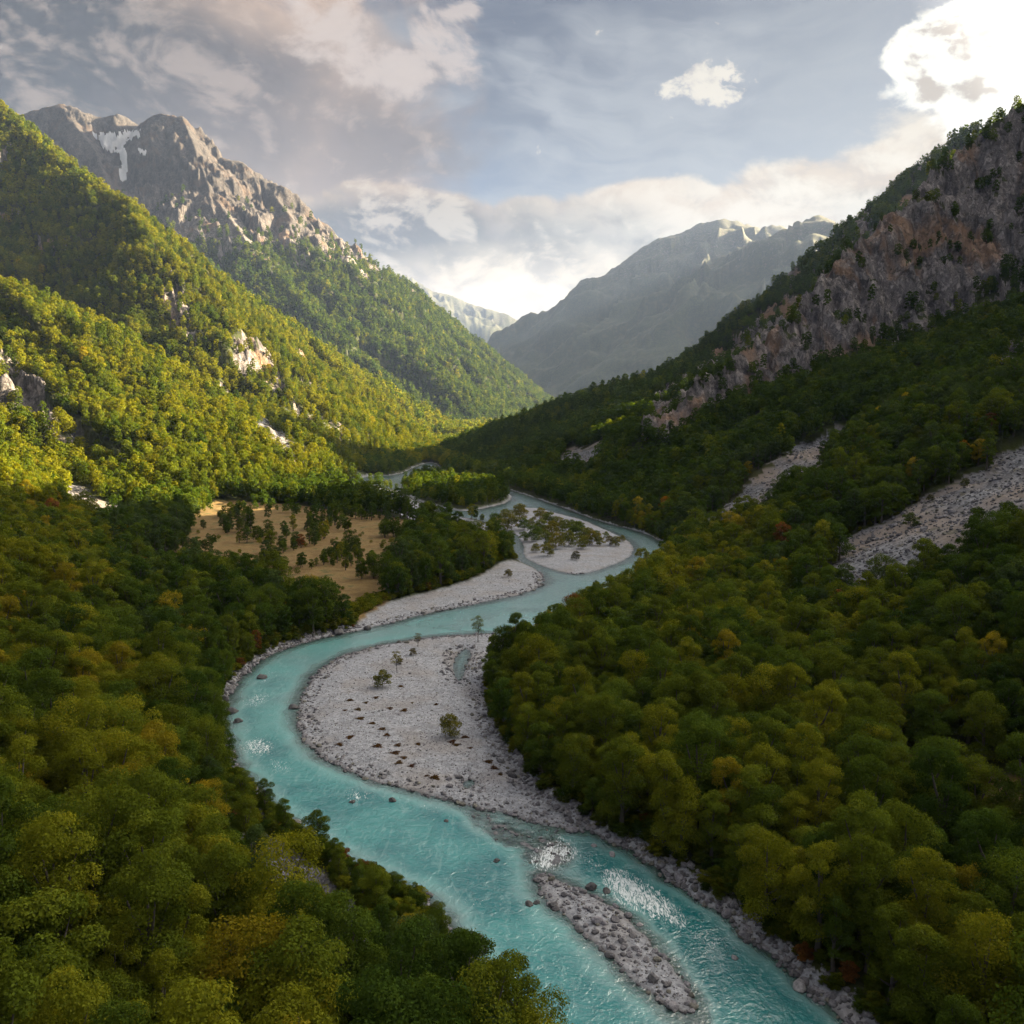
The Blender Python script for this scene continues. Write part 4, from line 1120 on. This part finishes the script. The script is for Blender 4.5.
def shrubs():
    bush = []
    for i in range(4):
        bush.append(tree_meshes(2.6, 1.5, 500+i, 9, 2600, .15, low=.0, thick=.02))
    young = [tree_meshes(7.5, 2.3, 520+i, 12, 1700, .20, dens='airy', low=.28, thick=.016) for i in range(2)]
    def put(px, py, hp, kind, col, words, group, i):
        x, y = gr(px, py)
        for _ in range(3):
            z = zat(x, y); x, y = gr(px, py, z) if z < 100 else (x, y)
        if z > 15:   # on a slope: walk along the sight line until the ground is met
            for yy in np.arange(250, 1400, 2.0):
                X_, Y_, Z_ = at(px, py, float(yy))
                if zat(X_, Y_) >= Z_: x, y, z = X_, Y_, zat(X_, Y_); break
        dist = math.hypot(y, CAMZ-z); m = (young[i % 2] if kind else bush[i % 4])
        s = hp*dist/F/(7.0 if kind else 2.5)
        o = stand('young_tree' if (kind and hp > 22) else 'shrub', words, 'tree' if (kind and hp > 22) else 'shrub', (x, y, z-.1), i*1.9, s, group)
        child('foliage' if not (kind and hp > 22) else 'crown', m[0], o, (*col, 1)); child('stem' if not (kind and hp > 22) else 'trunk', m[1], o)
    for i, (px, py, hp, kind, col, words) in enumerate(SHRUBS): put(px, py, hp, kind, col, words, 'shrubs on gravel and scree', i)
    g = np.random.default_rng(9)
    for i, (px, py) in enumerate(SHRUB_ISLE):
        k = g.random(); col = (.075+.08*k, .125+.025*k, .028)
        hp = g.uniform(8, 17)*(1 if px < 600 else .7)
        tone = 'yellowish' if k > .55 else 'green'
        sz = 'tall' if hp > 13 else 'low'
        lab = unique(lambda a, b: f"{sz} {tone} shrub on the middle island, {a} percent across, {b} percent up", px, py-4)
        put(px, py, hp, 0, col, lab, 'scrub on the middle island', i)
    tm = [tuft_mesh(600+i) for i in range(4)]
    for i, (px, py) in enumerate(TUFTS):
        x, y = gr(px, py); s = g.uniform(.7, 1.6); red = g.random()
        lab = unique(lambda a, b: f"dry {'reddish' if red > .5 else 'brown'} tuft lying on the big gravel bar, {a} percent across and {b} percent up", px, py)
        o = link('dry_tuft', tm[i % 4], None, label=lab, category='tuft', group='dry tufts on the big gravel bar')
        o.location = (x, y, zat(x, y)-.03); o.scale = (s*1.3, s, s*.8); o.rotation_euler = (0, 0, i*2.1)
        o.color = (.085, .045+.02*(1-red), .028, 1)

def undergrowth():
    "low bushes filling the edge of the woods"
    g = np.random.default_rng(31)
    r = np.sqrt(g.uniform(100**2, 760**2, 90000)); a = np.radians(g.uniform(-34, 34, 90000)); X = r*np.sin(a); Y = r*np.cos(a)
    inw = gsample(INW, X, Y); grv = gsample(GRV, X, Y); mdw = gsample(MDW, X, Y); st = gsample(STONE, X, Y); u = g.random(X.size); ro = gsample(ROCK, X, Y)
    edge = (inw < -2.2) & (inw > -16) & (grv < -.6)
    edge |= (grv < -.8) & (grv > -12) & (inw < -2)
    k = (edge & (u < .85) | ((st < .2) & (grv < -.6) & (inw < -16) & (mdw < .3) & (u < .10) & (ro < .3)) | ((mdw > .3) & (u < .006)))
    k &= st < .3
    X, Y, r, mdw = X[k], Y[k], r[k], mdw[k]; n = len(X)
    protos = [joined('bush', PROTO[lv][i][2], False) for lv in (2, 3) for i in (3, 4, 6)]
    protos = [joined('bush', PROTO[1][i][2], False) for i in (3, 6)]+protos[:3]
    S = g.uniform(.14, .38, n)
    ci = g.choice([0, 1, 2, 3, 2, 6], n); ci = np.where(mdw > .3, g.choice([2, 3, 6], n), ci)
    ci = np.where(g.random(n) < .9, np.minimum(ci, 3), ci)
    tint = np.concatenate([PAL[ci]*g.uniform(.6, 1.0, n)[:, None], np.ones((n, 1))], 1)
    var = np.where(r < 420, g.integers(0, 2, n), g.integers(2, 5, n))
    add_points('undergrowth', np.stack([X, Y, gsample(GZ, X, Y)-.2], 1), np.stack([np.zeros(n), np.zeros(n), g.uniform(0, 6.28, n)], 1), np.stack([S*1.15, S*1.15, S*.8], 1), var, tint, protos, 'low bushes and saplings along the edges of the woodland')
    print('UNDER', n)
MATS['leaf'] = leaf_material(); MATS['bark'] = bark_material()
build_land(land_material()); build_water()
T = place_trees()
TX, TY, TZ, TR, TS, TC, TL, TROT, TV, TW, TLAB = T
print('TREES', [int((TL == i).sum()) for i in range(3)], 'near', int((TR < 330).sum()), int((TR<800).sum()))
PROTO = []   # level of detail by how large the tree stands in view
for lvl, (nl, sz) in enumerate(((15000, .31), (3800, .60), (520, 1.55), (110, 3.1))):
    row = []
    for i, (h, r_, lb) in enumerate(SHAPES):
        row.append(tree_meshes(h, r_, 50+i, lb, nl, sz))
    PROTO.append(row)
LEV = np.select([TR < 330, TR < 820, TR < 2000], [0, 1, 2], 3)
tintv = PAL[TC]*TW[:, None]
def emit(name, k, label):
    protos = []; 
    for lvl in range(4):
        for i in range(7): protos.append(joined('forest_tree', PROTO[lvl][i][2], lvl < 2))
    n = int(k.sum())
    rot = np.stack([np.zeros(n), np.zeros(n), TROT[k]], 1)
    s = TS[k]; scl = np.stack([s, s, s*(.92+.16*TW[k])], 1)
    pos = np.stack([TX[k], TY[k], TZ[k]-.4], 1)
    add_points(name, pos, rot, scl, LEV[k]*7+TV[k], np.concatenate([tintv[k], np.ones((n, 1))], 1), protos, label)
rest = individual_trees()
scatter_stones(); boulders(); shrubs(); undergrowth()
emit('forest', rest, 'dense mixed autumn woodland covering the valley floor and mountain sides')
lights(); camera(); sky()
haze()
vs = SC.view_settings; vs.view_transform = 'Standard'; vs.look = 'None'; vs.exposure = EXPO; vs.gamma = 1
cy = SC.cycles
cy.max_bounces = 4; cy.diffuse_bounces = 2; cy.volume_bounces = 0; cy.glossy_bounces = 2; cy.transmission_bounces = 2; cy.transparent_max_bounces = 6
